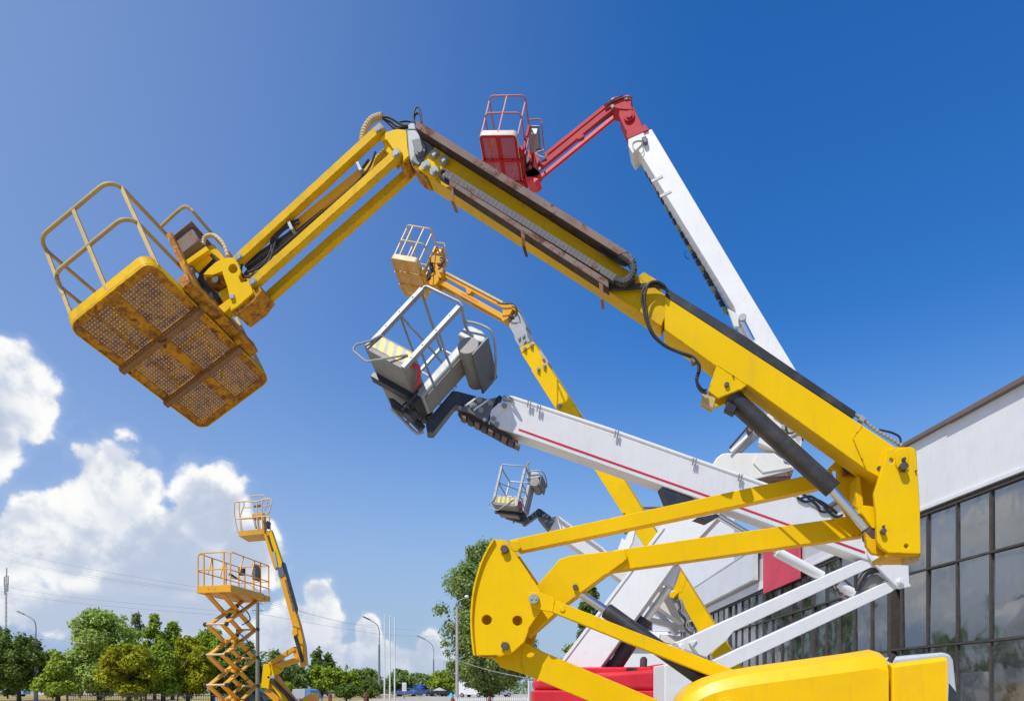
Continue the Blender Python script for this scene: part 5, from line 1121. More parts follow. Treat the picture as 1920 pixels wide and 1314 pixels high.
# scissor arms: five crossings, two side frames each with inner and outer arms
lev = [-.02-1.035*i for i in range(5)]
y0, y1 = .12, 2.05
for i in range(4):
    zt, zb = lev[i], lev[i+1]
    for xs in (.30, .86):
        part('scissor_arm', T(MB().beam((xs-.04, y0, zt), (xs-.04, y1, zb), .06, .18, (1, 0, 0))), AMB, SL, .006)
        part('scissor_arm', T(MB().beam((xs+.05, y1, zt), (xs+.05, y0, zb), .06, .18, (1, 0, 0))), AMBW, SL, .006)
        mb = MB(); mb.cyl((xs-.1, (y0+y1)/2, (zt+zb)/2), (xs+.12, (y0+y1)/2, (zt+zb)/2), .05, .05, 12); part('arm_pin', T(mb), BLACK, SL, .005)
    for yy_ in (y0, y1):
        mb = MB(); mb.cyl((.2, yy_, zb), (1.0, yy_, zb), .038, .038, 12); part('cross_tube', T(mb), AMBR, SL)
        for xs in (.17, .98):
            mb = MB(); mb.cyl((xs-.03, yy_, zb), (xs+.05, yy_, zb), .075, .075, 12); part('arm_bush', T(mb), BLACK, SL, .006)
    mb = MB(); mb.ab(.34, .84, .9, 1.25, (zt+zb)/2-.06, (zt+zb)/2+.06); part('cylinder_cradle', T(mb), AMB, SL, .01)
    mb = MB(); mb.cyl((.6, .75, zb+.3), (.6, 1.4, zt-.25), .06, .06, 12); part('lift_cylinder', T(mb), BARREL, SL, .005)
    mb = MB(); mb.tube(catmull([Vector(q) for q in [(.7, 1.3, zt-.2), (.9, 1.5, zt-.45), (.95, 1.6, zb+.3), (.75, 1.4, zb+.1)]], 5), .02, 6); part('hydraulic_hose', T(mb), RUBBER, SL)
mb = MB(); mb.ab(-.02, Wd+.02, -.02, Ln+.02, lev[4]-.42, lev[4]+.0); part('chassis', T(mb), AMB, SL, .02)
for x in (.05, Wd-.05):
    for y in (.3, Ln-.3):
        mb = MB(); mb.cyl((x-.08, y, lev[4]-.55), (x+.08, y, lev[4]-.55), .28, .28, 20); part('wheel', T(mb), RUBBER, SL, .02)

# ------------------------------------------------------------------ ground: level yard, a low rise beyond the fence
def ground_z(y):
    t = min(1, max(0, (y-42)/10.0)); t = t*t*(3-2*t)
    u = min(1, max(0, (y-60)/40.0))
    return .78*t+.22*u
mb = MB(); xs = [-9000, -400, -150, -60, 0, 60, 150, 400, 9000]; ys = [-3000, -200, -30, 0, 20, 34, 42, 44, 46, 48, 50, 52, 56, 62, 70, 80, 100, 140, 300, 900, 3000, 14000]
n = len(xs)
vs = [(x, y, ground_z(y)) for y in ys for x in xs]
mb.add(vs, [(j*n+i, j*n+i+1, (j+1)*n+i+1, (j+1)*n+i) for j in range(len(ys)-1) for i in range(n-1)])
part('ground', mb, GROUND, None, kind='structure')
def sheet(name, mat, x0, x1, y0, y1, dz, kind='structure'):
    yy = [y0+(y1-y0)*i/24 for i in range(25)]
    mb = MB(); vs = [(x, y, ground_z(y)+dz) for y in yy for x in (x0, x1)]
    mb.add(vs, [(2*i, 2*i+1, 2*i+3, 2*i+2) for i in range(24)]); return part(name, mb, mat, None, kind=kind)
sheet('dry_grass_bank', DRYG, -160, -16, 47, 200, .02)

# ------------------------------------------------------------------ factory building on the right
BL = thing('factory_building', 'long white factory building with rows of dirty steel framed windows along the right', 'building', (10.5, 18, 0))
class Wing:
    def __init__(s, X0, sl): s.X0, s.sl = X0, sl; s.u = Vector((sl, 1, 0)).normalized(); s.nrm = Vector((-1, sl, 0)).normalized()   # outward
    def p(s, Y, z, out=0): q = Vector((s.X0+s.sl*Y, Y, z)); return q+s.nrm*out
    def y(s, px): return F*s.X0/(px-CX-F*s.sl)
    def slab(s, mb, Ya, Yb, z0, z1, o0, o1):
        a, b = s.p(Ya, z0, o0), s.p(Yb, z0, o0)
        return mb.prism([a, b, b+Vector((0, 0, z1-z0)), a+Vector((0, 0, z1-z0))], s.nrm*(o1-o0))
wn = Wing(11.6, -.077); wf = Wing(9.6, .031)
Ys = wn.y(1668)                                    # where the nearer wing ends, hidden behind the upright of the front lift
def wing(w, Y0, Y1, zroof, rows, pane, wall, dark):
    ztop = rows[0]
    mb = MB(); w.slab(mb, Y0, Y1, ztop+.12, zroof-.02, -.35, .0); part('fascia_wall', mb, wall, BL, .01)
    mb = MB(); w.slab(mb, Y0, Y1, ztop+.10, ztop+.19, .001, .06); part('ledge', mb, WALLW, BL, .008)
    # weathered roof edge in uneven lengths
    y = Y0
    while y < Y1:
        e = min(y+random.uniform(1.6, 3.2), Y1); d = random.uniform(-.02, .02)
        mb = MB(); w.slab(mb, y+.01, e-.01, zroof-.07+d, zroof+.045+d*.5, -.40, .10+random.uniform(0, .03)); part('roof_edge', mb, ROOFE, BL, .012); y = e
    mb = MB(); w.slab(mb, Y0, Y1, zroof+.02, zroof+.10, -14, -.3); part('roof', mb, ROOFE, BL)
    mb = MB(); w.slab(mb, Y0, Y1, 0, zroof, -14.2, -13.9); part('rear_wall', mb, WALLW, BL)
    mb = MB(); w.slab(mb, Y0, Y1, 0, rows[-1]-.05, -.35, .0); part('base_wall', mb, WALLG, BL, .01)
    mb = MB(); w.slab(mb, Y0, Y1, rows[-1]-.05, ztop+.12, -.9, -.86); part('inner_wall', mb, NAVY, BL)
    fr = MB()
    for z in rows: w.slab(fr, Y0, Y1, z-.026, z+.026, -.10, .03)
    wb = part('window_band', fr, MULL, BL, .006)
    n = int((Y1-Y0)/pane)
    for i in range(n+1):
        Y = Y0+i*pane
        mb = MB(); wd = .02 if i % 5 else .045
        for k in range(len(rows)-1): w.slab(mb, Y-wd, Y+wd, rows[k+1]+.035, rows[k]-.035, -.09, .02 if i % 5 else .05)
        part('mullion', mb, MULL, wb, .004)
    for i in range(n):
        a, b = Y0+i*pane+.032, Y0+(i+1)*pane-.032
        for k in range(len(rows)-1):
            z0, z1 = rows[k+1]+.036, rows[k]-.036
            tl = [random.uniform(-.016, .016) for _ in range(3)]
            mb = MB(); c = [w.p(a, z0, -.03+tl[0]), w.p(b, z0, -.03+tl[1]), w.p(b, z1, -.03+tl[2]), w.p(a, z1, -.03+tl[0]-tl[1]+tl[2])]
            mb.prism(c, -w.nrm*.006); part('pane', mb, GLASS, wb)
wing(wn, 9.0, Ys, 8.0, [6.03, 4.66, 2.74, .75], 1.02, WALLW, 0)
wing(wf, Ys+.02, 46, 7.62, [5.84, 4.55, 2.72, .75], 1.02, WALLG, 0)
mb = MB(); wn.slab(mb, Ys-.10, Ys+.02, 0, 6.0, -.5, .05); part('pilaster', mb, MULL, BL, .01)
mb = MB(); w0 = wn.p(9.0, 0, 0); mb.ab(w0.x, w0.x+14, 8.7, 9.0, 0, 8.0); part('end_wall', mb, WALLW, BL)
mb = MB(); mb.beam(wf.p(wf.y(1336), 6.15, .12), wf.p(wf.y(1426), 6.15, .12), .1, .1)
for z0, z1, o in ((5.95, 6.28, .04),):
    mb = MB(); wf.slab(mb, Ys+2, 45, z0, z1, .0, o); part('ledge', mb, WALLW, BL, .01)
# sign boards hung on the facade
sb = thing('signboard', 'blank white signboard along the far end of the factory roof edge', 'signboard', wf.p(34, 6.4, .15))
Ya, Yb = wf.y(1426), wf.y(1306)
mb = MB(); wf.slab(mb, Ya, Yb, 6.42, 7.66, .14, .30); part('board', mb, BOARD, sb, .01)
mb = MB(); wf.slab(mb, Ya-.06, Yb, 6.36, 6.42, .12, .32); wf.slab(mb, Ya-.06, Ya, 6.42, 7.70, .12, .32); wf.slab(mb, Ya-.06, Yb, 7.66, 7.72, .12, .32); part('board_frame', mb, WALLG, sb, .006)
for k in range(7):
    y = Ya+(Yb-Ya)*(k+.5)/7; mb = MB(); wf.slab(mb, y-.03, y+.03, 6.5, 7.5, .01, .14); part('bracket', mb, MULL, sb)
rb = thing('banner_board', 'plain red square board on the factory front beside the white signboard', 'signboard', wf.p(27, 5.8, .1))
Ya, Yb = wf.y(1507), wf.y(1438)
mb = MB(); wf.slab(mb, Ya, Yb, 5.66, 7.50, .10, .16); part('board', mb, BANN, rb, .008)
mb = MB()
for z in (5.9, 7.2): wf.slab(mb, Ya+.1, Yb-.1, z, z+.06, .01, .10)
part('bracket', mb, MULL, rb)
# taller white block behind the far end
TW = thing('building', 'tall plain white block rising behind the far end of the factory', 'building', at(1300, 1298, 52).xyz)
a, b = at(1207, 953, 50), at(1377, 953, 50)
mb = MB(); mb.ab(a.x, b.x, 50, 58, 0, a.z); part('wall', mb, WALLW, TW, .02)
mb = MB(); mb.ab(a.x-.1, b.x+.1, 49.9, 58.1, a.z+.0, a.z+.12); part('roof', mb, ROOFE, TW, .02)
for z in (3.2, 6.0, 8.8):
    mb = MB(); mb.ab(a.x, b.x, 49.93, 50.0, z, z+.06); part('floor_band', mb, WALLG, TW)
for k, (x0, x1, y0, y1) in enumerate(((1228, 1262, 1128, 1150), (1205, 1222, 1158, 1180))):
    pa, pb = at(x0, y0, 49.9), at(x1, y1, 49.9)
    mb = MB(); mb.ab(pa.x, pb.x, 49.9, 50.02, pb.z, pa.z); w = part('window', mb, MULL, TW); mb = MB(); mb.ab(pa.x+.12, pb.x-.12, 49.86, 49.9, pb.z+.12, pa.z-.12); part('pane', mb, GLASS, w)
# low shed with pitched roof, seen under the white lower boom
SH = thing('shed', 'low white shed with grey roof below the far end of the factory', 'building', at(1215, 1298, 44).xyz)
a, b = at(1120, 1214, 44), at(1262, 1214, 44)
mb = MB(); mb.ab(a.x, b.x, 44, 49, 0, a.z); part('wall', mb, WALLW, SH, .02)
mb = MB(); mb.prism([Vector((a.x-.2, 43.8, a.z)), Vector((b.x+.2, 43.8, a.z)), Vector((b.x+.2, 46.5, a.z+1.1)), Vector((a.x-.2, 46.5, a.z+1.1))], (0, 0, .15)); part('roof', mb, WALLG, SH, .01)
for k in range(4):
    x = a.x+.5+k*1.15; mb = MB(); mb.ab(x, x+.7, 43.96, 44.02, 2.0, 3.1); w = part('window', mb, MULL, SH); mb = MB(); mb.ab(x+.06, x+.64, 43.93, 43.96, 2.06, 3.04); part('pane', mb, GLASS, w)

# ------------------------------------------------------------------ trees
def leaves(name, mat, parent, clumps, nleaf, size, seed, droop=.25, flat=.6):
    rg = np.random.default_rng(seed)
    w = np.array([c[3]**2 for c in clumps]); w /= w.sum()
    idx = rg.choice(len(clumps), nleaf, p=w); cl = np.array([c[:4] for c in clumps]); tint = rg.random(len(clumps))
    d = rg.normal(size=(nleaf, 3)); d /= np.linalg.norm(d, axis=1)[:, None]
    rr = rg.random(nleaf)**.42
    pos = cl[idx, :3]+d*(cl[idx, 3]*rr)[:, None]*np.array([1, 1, .85])
    pos += rg.normal(size=(nleaf, 3))*size*.4
    # leaf: a folded four-sided blade, pointing outwards and a little down
    nn = d*.75+rg.normal(size=(nleaf, 3))*.42; nn[:, 2] += .45; nn /= np.linalg.norm(nn, axis=1)[:, None]
    t = np.cross(nn, rg.normal(size=(nleaf, 3))); t[:, 2] -= droop; t -= nn*(t*nn).sum(1)[:, None]; t /= np.linalg.norm(t, axis=1)[:, None]
    u = np.cross(nn, t)
    s = size*rg.uniform(.6, 1.35, nleaf)[:, None]
    v = np.stack([pos-t*s*.5, pos+u*s*flat*.5+nn*s*.08, pos+t*s*.6, pos-u*s*flat*.5+nn*s*.08], 1).reshape(-1, 3)
    o0 = np.array(ORG[parent.name]); v = v-o0
    me = bpy.data.meshes.new(name); me.vertices.add(len(v)); me.vertices.foreach_set('co', v.astype(np.float32).ravel())
    me.loops.add(nleaf*4); me.loops.foreach_set('vertex_index', np.arange(nleaf*4, dtype=np.int32))
    me.polygons.add(nleaf); me.polygons.foreach_set('loop_start', np.arange(0, nleaf*4, 4, dtype=np.int32)); me.polygons.foreach_set('loop_total', np.full(nleaf, 4, dtype=np.int32))
    me.update(calc_edges=True)
    ca = me.color_attributes.new('tint', 'FLOAT_COLOR', 'POINT')
    col = np.ones((nleaf, 4, 4), np.float32); col[:, :, 0] = np.clip(rg.random(nleaf)*.7+tint[idx]*.3, 0, 1)[:, None]; col[:, :, 1] = np.clip(tint[idx]*.7+rg.random(nleaf)*.3, 0, 1)[:, None]
    ca.data.foreach_set('color', col.ravel())
    me.materials.append(mat); o = bpy.data.objects.new(name, me); COL.objects.link(o); o.parent = parent; ORG[o.name] = ORG[parent.name]
    return o
TN = [0]
def tree(name, label, px, ptop, Y, pw, kind, nleaf, shape='round', pbot=1292, group=None, leaf=None, lean=0, trunk_r=.16, nclump=46, seed=None):
    """px: column of the trunk, ptop/pbot: rows of the crown's top and bottom, pw: crown width in photo pixels, all at depth Y"""
    TN[0] += 1; sd_ = seed or 100+TN[0]; rg = random.Random(sd_)
    gz = ground_z(Y); base = at(px, 1298, Y); base.z = gz; pw = pw*1.16
    zt = EYE+(HY-ptop)*Y/F; zb = max(gz+.5, EYE+(HY-pbot)*Y/F); w = pw*Y/F
    root = thing(name, label, 'tree', base, group)
    h = zt-gz; cl = []
    zc, hz = (zt+zb)/2, (zt-zb)/2
    for i in range(nclump):
        for _ in range(40):
            f = rg.uniform(-1, 1); 
            if shape == 'round': rad = math.sqrt(max(0, 1-f*f))*(1.0 if f < .2 else .92)
            elif shape == 'poplar': rad = (1-abs(f)**2.2)*(.9 if f < 0 else .75)
            elif shape == 'cone': rad = (1-f)/2*1.05 if f > -.75 else .75
            else: rad = math.sqrt(max(0, 1-abs(f)**3))
            a = rg.uniform(0, 2*math.pi); q = math.sqrt(rg.random())*rad
            break
        tip = i % 4 == 3
        r = rg.uniform(.13, .26)*min(w, 2*hz)*.62*(.7 if f > .6 else 1)*(.55 if tip else 1.22)
        if tip: q = rad*1.08
        x, y = math.cos(a)*q*(w/2-r*.5), math.sin(a)*q*(w/2-r*.5)
        z = zc+f*(hz-r*.7)
        cl.append((base.x+x+lean*(z-gz), base.y+y, z, r))
    # trunk and limbs
    pts = [Vector((base.x+lean*(h*t), base.y+.05*math.sin(5*t+sd_), gz+h*t*.8)) for t in (0, .2, .4, .6, .8, 1)]
    r0 = trunk_r
    mb = MB(); mb.tube(pts, [r0*1.25, r0, r0*.8, r0*.6, r0*.35, r0*.1], 8)
    for k in range(11):
        c = cl[rg.randrange(len(cl))]; t = rg.uniform(.25, .75); s0 = Vector((base.x+lean*h*t, base.y, gz+h*t*.8))
        c3 = Vector(c[:3])
        if c3.z < s0.z+.1: s0.z = max(gz+h*.15, c3.z-.6)
        mid = s0.lerp(c3, .5)+Vector((rg.uniform(-.2, .2), rg.uniform(-.2, .2), rg.uniform(-.3, .1)))
        mb.tube(catmull([s0, mid, c3], 3), [r0*.42, r0*.38, r0*.34, r0*.28, r0*.22, r0*.16, r0*.08], 6)
    part('trunk', mb, BARK, root)
    leaves('crown', LEAF[kind], root, cl, int(nleaf*1.35), leaf or .26, sd_, flat=.62)
    return root
G = 'trees beyond the yard'
big = tree('tree', 'very tall loose green poplar behind the yellow sail-shaped plate', 918, 1012, 62, 160, 'grey', 44000, 'round', 1302, None, .28, 0, .30, 150)
tree('tree', 'narrow dark poplar seen between the yellow lift arms and the white lower boom', 1108, 1088, 78, 56, 'dark', 6000, 'poplar', 1290, None, .34)
tree('tree', 'bushy green tree low behind the white lower boom', 1090, 1205, 74, 120, 'mid', 6000, 'round', 1300, None, .34)
tree('tree', 'dark spreading tree second from the left edge', 36, 1186, 62, 92, 'dark', 9000, 'round', 1292, None, .28)
tree('tree', 'dark tree cut by the left edge', -14, 1168, 66, 80, 'dark', 7000, 'round', 1294, None, .28)
tree('tree', 'dark tree behind the street lamp on the left', 68, 1212, 72, 60, 'dark', 5000, 'round', 1296, None, .3)
tree('tree', 'small young green maple right of the street lamp', 108, 1222, 54, 70, 'mid', 7500, 'cone', 1312, None, .24)
tree('tree', 'broad light green willow taller than its neighbours', 186, 1142, 68, 134, 'light', 18000, 'round', 1312, None, .30, 0, .22, 70)
tree('tree', 'slim loose poplar leaning beside the broad willow', 256, 1150, 76, 46, 'grey', 4200, 'poplar', 1298, None, .32)
tree('tree', 'pointed poplar, taller of the pair behind the golden maple', 290, 1150, 72, 46, 'mid', 5200, 'poplar', 1300, None, .30)
tree('tree', 'pointed poplar, shorter of the pair behind the golden maple', 324, 1160, 73, 44, 'mid', 4800, 'poplar', 1300, None, .30)
tree('tree', 'golden green maple among the left trees', 242, 1204, 52, 92, 'gold', 13000, 'round', 1318, None, .24)
tree('tree', 'bright green maple right of the golden maple', 306, 1198, 54, 74, 'mid', 9000, 'cone', 1318, None, .24)
tree('tree', 'yellowish green maple left of the scissor lift arms', 352, 1192, 56, 76, 'gold', 9000, 'round', 1312, None, .24)
tree('tree', 'green tree straight behind the scissor lift arms', 398, 1178, 60, 76, 'mid', 9500, 'round', 1312, None, .26)
tree('tree', 'dark green tree between scissor lift and utility pole', 458, 1196, 58, 70, 'dark', 8000, 'round', 1312, None, .26)
tree('tree', 'soft green tree right of the utility pole', 516, 1218, 84, 76, 'far', 5500, 'round', 1304, None, .36)
tree('tree', 'distant dark poplar, taller of the far pair', 596, 1212, 150, 34, 'dark', 2600, 'poplar', 1290, None, .6)
tree('tree', 'distant dark poplar, shorter of the far pair', 615, 1226, 152, 26, 'dark', 1800, 'poplar', 1290, None, .6)
for px, pt, Y, pw, kd, lb in ((556, 1246, 92, 56, 'far', 'round green tree behind the amber lift elbow'), (604, 1247, 94, 54, 'mid', 'round green tree left of the far lamp, leftmost of two'),
                              (646, 1249, 96, 58, 'mid', 'round green tree left of the far lamp, nearest to the lamp'), (686, 1254, 130, 60, 'far', 'low hazy tree group under the tall far lamp'),
                              (700, 1272, 100, 62, 'dark', 'low dark hedge-like tree at the foot of the tall far lamp'), (752, 1256, 120, 50, 'far', 'light green tree right of the three white poles'),
                              (790, 1264, 160, 66, 'far', 'distant green tree below the smaller far lamp'), (828, 1258, 118, 44, 'mid', 'small green tree left of the big poplar foot'),
                              (770, 1270, 180, 60, 'dark', 'distant dark tree between white poles and smaller lamp')):
    tree('tree', lb, px, pt, Y, pw, kd, 3800, 'round', 1302, None, .36 if Y < 110 else .6, 0, .14, 34)
for px, pt, pw, Y, kd, lb in ((650, 1284, 44, 60, 'dark', 'low dark bush left of the tall far lamp foot'), (690, 1280, 48, 62, 'dark', 'low dark bush at the foot of the tall far lamp'), (520, 1276, 50, 58, 'mid', 'low green bush behind the amber lift lower arms'),
                       (424, 1240, 60, 64, 'mid', 'leafy bush behind the lower scissor arms'), (14, 1262, 60, 80, 'dark', 'low dark bush at the left edge'), (150, 1276, 60, 88, 'grey', 'low grey green bush under the broad willow'),
                       (274, 1240, 60, 66, 'light', 'light green bush between golden maple and pointed poplars'), (440, 1206, 56, 62, 'mid', 'green tree just right of the scissor lift arms')):
    tree('bush', lb, px, pt, Y, pw, kd, 3600, 'round', 1316, None, .26, 0, .08, 30)
    bpy.data.objects[max((o.name for o in bpy.data.objects if o.name.split('.')[0] == 'bush'), key=lambda q: (len(q), q))]['category'] = 'bush'
rg = random.Random(5)
# far wood that closes the horizon
cl = []
for i in range(420):
    x = rg.uniform(-260, 330); cl.append((x, 330+rg.uniform(-14, 14), rg.uniform(.8, 5.5+2.2*math.sin(x*.05)+1.5*math.sin(x*.17)), rg.uniform(2.2, 4.2)))
wr = bpy.data.objects.new('wood_base', None)
ORG['far_wood_tmp'] = Vector((0, 330, 0)); wr.name = 'far_wood_tmp'
me_o = None
COL.objects.link(wr); ORG[wr.name] = Vector((0, 330, 0))
fw = leaves('far_wood', LEAF['far'], wr, cl, 26000, 1.25, 77); fw.parent = None; fw.location = (0, 330, 0); fw['kind'] = 'stuff'
bpy.data.objects.remove(wr)

# ------------------------------------------------------------------ poles, lamps, wires
def street_lamp(px, ptop, Y, label, arm_px, head_mat, conc, r=.11, group='street lamps along the road'):
    b = at(px, 1298, Y); b.z = ground_z(Y); top = at(px, ptop, Y)
    o = thing('street_lamp', label, 'street lamp', b, group)
    mb = MB(); zc = b.z+(top.z-b.z)*.80; mb.cyl(b, (b.x, b.y, zc), r*1.25, r*.8, 12); part('pole', mb, conc, o)
    a = at(px+arm_px, ptop-22, Y)
    mb = MB(); path = catmull([Vector((b.x, b.y, zc-.1)), Vector((b.x, b.y, top.z)), Vector((b.x+(a.x-b.x)*.25, b.y, top.z+(a.z-top.z)*.55)), a], 5)
    mb.tube(path, r*.38, 8); part('arm', mb, GALV, o)
    d = Vector((-1, 0, .45)).normalized() if arm_px < 0 else Vector((1, 0, .45)).normalized()
    mb = MB(); k = Y/70; mb.beam(a-d*.15*k, a+d*.62*k, .26*k, .13*k); part('lamp_head', mb, head_mat, o, .03)
    return o
street_lamp(67, 1172, 62, 'street lamp with forked grey arm among dark trees at far left', -24, GALV, CONC, .13)
street_lamp(711, 1182, 84, 'tall street lamp with dark head left of the three white poles', -20, NAVY, GALV, .14)
street_lamp(813, 1218, 120, 'smaller distant street lamp left of the big poplar', -20, GALV, GALV, .14)
def pole(name, label, cat, px, ptop, Y, r0, r1, mat, group=None, extra=None):
    b = at(px, 1298, Y); b.z = ground_z(Y); t = at(px, ptop, Y)
    o = thing(name, label, cat, b, group)
    mb = MB(); mb.cyl(b, t, r0, r1, 12); part('pole', mb, mat, o); return o, b, t
o, b, t = pole('street_lamp', 'concrete lamp post with small globe lamp in front of the big poplar', 'street lamp', 857, 1138, 52, .13, .10, CONC, 'street lamps along the road')
mb = MB(); g = at(875, 1118, 52); mb.tube(catmull([t, t+Vector((.12, 0, .5)), g-Vector((.05, 0, .1))], 5), .03, 8); part('arm', mb, GALV, o)
mb = MB(); mb.ball(g, .14, 12, (1.2, 1.2, .9)); part('lamp_head', mb, WHITE, o)
o, b, t = pole('utility_pole', 'grey utility pole with insulators right of the scissor lift', 'utility pole', 483, 1110, 46, .15, .10, POLEG)
for dz in (.35, .75, 1.2):
    mb = MB(); mb.beam(t-Vector((.42, 0, dz)), t+Vector((.42, 0, -dz)), .06, .06); ca = part('crossarm', mb, GALV, o)
    mb = MB(); mb.cyl(t+Vector((-.4, 0, -dz)), t+Vector((-.4, 0, .16-dz)), .04, .03, 8); mb.cyl(t+Vector((.4, 0, -dz)), t+Vector((.4, 0, .16-dz)), .04, .03, 8); part('insulator', mb, WHITE, ca)
for i, (px, pt) in enumerate(((721, 1153), (731, 1156), (740, 1158))):
    o, b, t = pole('flagpole', 'slim white flagpole, %s of the row of three' % ('leftmost', 'middle', 'rightmost')[i], 'flagpole', px, pt, 60, .075, .045, PALEP, 'three white flagpoles')
    mb = MB(); mb.ball(t, .07, 8); part('finial', mb, PALEP, o)
# lattice radio mast
b = at(11, 1298, 140); b.z = 1
o = thing('radio_mast', 'thin grey lattice radio mast at the left edge above dark trees', 'mast', b)
t = at(12, 1078, 140)
mb = MB()
for k in range(3):
    a = 2*math.pi*k/3; d = Vector((math.cos(a), math.sin(a), 0))*.2; mb.cyl(b+d, t+d*.6, .045, .035, 6)
for i in range(26):
    z = b.z+(t.z-b.z)*i/26; z2 = b.z+(t.z-b.z)*(i+1)/26
    for k in range(3):
        a = 2*math.pi*k/3; a2 = 2*math.pi*((k+1) % 3)/3
        mb.cyl((b.x+.19*math.cos(a), b.y+.19*math.sin(a), z), (b.x+.18*math.cos(a2), b.y+.18*math.sin(a2), z2), .015, .015, 4)
part('lattice', mb, GALV, o)
for z, x in ((-1.2, -.7), (-1.0, .6), (-2.4, .5), (-3, -.55), (.6, .1)):
    mb = MB(); mb.ab(t.x+x*.6-.05, t.x+x*.6+.05, t.y-.1, t.y+.1, t.z+z-.9, t.z+z+.9); part('antenna', mb, GALV, o, .03)
# power lines
for i, (y0, y1, x1, Y) in enumerate(((1022, 1118, 480, 70), (1040, 1122, 480, 70), (1044, 1125, 480, 70.5), (1097, 1150, 480, 62), (1108, 1158, 480, 62))):
    a = at(-80, y0-14, Y+20); c = at(x1, y1, 46 if x1 == 480 else Y); m_ = a.lerp(c, .5)-Vector((0, 0, .5))
    mb = MB(); mb.tube(catmull([a, m_, c], 12), .009, 5); w = part('power_line', mb, GALV, None, loc=a); tag(w, 'thin power line crossing the left clouds, '+('topmost of five', 'second from the top', 'middle one of five', 'second from the bottom', 'lowest of five')[i], 'cable', 'power lines across the left clouds')
for i, (ya, yb) in enumerate(((1120, 1152), (1126, 1160), (1150, 1172))):
    a = at(484, ya, 46); c = at(720+i*60, yb+20, 95); m_ = a.lerp(c, .5)-Vector((0, 0, .6))
    mb = MB(); mb.tube(catmull([a, m_, c], 10), .008, 5); w = part('power_line', mb, GALV, None, loc=a); tag(w, ('upper', 'middle', 'lower')[i]+' power line running right from the grey utility pole', 'cable', 'power lines right of the utility pole')
a, c = at(858, 1238, 52), at(1010, 1275, 40)
mb = MB(); mb.tube(catmull([a, a.lerp(c, .5)-Vector((0, 0, .12)), c], 10), .03, 6); w = part('power_line', mb, STEEL, None, loc=a); tag(w, 'pale slack cable from the concrete lamp post passing behind the yellow plate', 'cable')
a, c = at(67, 1188, 62), at(160, 1206, 62); mb = MB(); mb.tube(catmull([a, a.lerp(c, .5)-Vector((0, 0, .15)), c], 8), .022, 5); w = part('power_line', mb, GALV, None, loc=a); tag(w, 'short power line between the left street lamp and the broad willow', 'cable')
a, c = at(-30, 1196, 62), at(67, 1188, 62); mb = MB(); mb.tube(catmull([a, a.lerp(c, .5)-Vector((0, 0, .15)), c], 8), .022, 5); w = part('power_line', mb, GALV, None, loc=a); tag(w, 'short power line from the left edge to the left street lamp', 'cable')

# ------------------------------------------------------------------ fences
def fence(label, x0, x1, Y, ztop, gap, mat, nm='fence', pk=.02):
    b = Vector(((x0+x1)/2, Y, ground_z(Y)))
    o = thing(nm, label, 'fence', b)
    gz = ground_z(Y)
    mb = MB(); mb.ab(x0, x1, Y-.02, Y+.02, ztop-.22, ztop-.17); part('rail', mb, mat, o); mb = MB(); mb.ab(x0, x1, Y-.02, Y+.02, gz+.12, gz+.17); part('rail', mb, mat, o)
    src = None; x = x0; i = 0
    while x < x1:
        if src is None: mb = MB(); mb.ab(x-pk/2, x+pk/2, Y-.035, Y-.021, gz+.03, ztop); src = part('picket', mb, mat, o)
        else: share(src, o, Matrix.Translation((x-x0, 0, 0)), 'picket')
        x += gap; i += 1
    x = x0
    while x < x1:
        mb = MB(); mb.ab(x-.04, x+.04, Y+.021, Y+.10, gz-.1, ztop+.06); part('fence_post', mb, mat, o); x += 2.5
    return o
fence('dark picket fence in front of the left trees', at(125, 1298, 47).x, at(560, 1298, 47).x, 47, 1.6, .16, FENCE)
fence('low white picket fence under the big poplar', at(852, 1298, 50).x, at(1000, 1298, 50).x, 50, 1.27, .15, PALEP, pk=.07)
for i, px in enumerate((564, 619, 685, 849, 918)):
    p = at(px, 1298, 40); gz = ground_z(40); zt = at(px, 1298 if px < 700 else 1306, 40).z-.06
    o = thing('gate_post', ('leftmost', 'second from the left', 'middle one', 'fourth from the left', 'rightmost')[i]+' of the rust red pointed posts along the bottom edge', 'post', (p.x, 40, gz), 'rust red pointed posts')
    mb = MB(); mb.ab(p.x-.09, p.x+.09, 39.91, 40.09, gz, zt-.15); part('shaft', mb, RUSTP, o, .01)
    mb = MB(); mb.cyl((p.x, 40, zt-.15), (p.x, 40, zt+.12), .15, .01, 4); part('cap', mb, RUSTP, o)

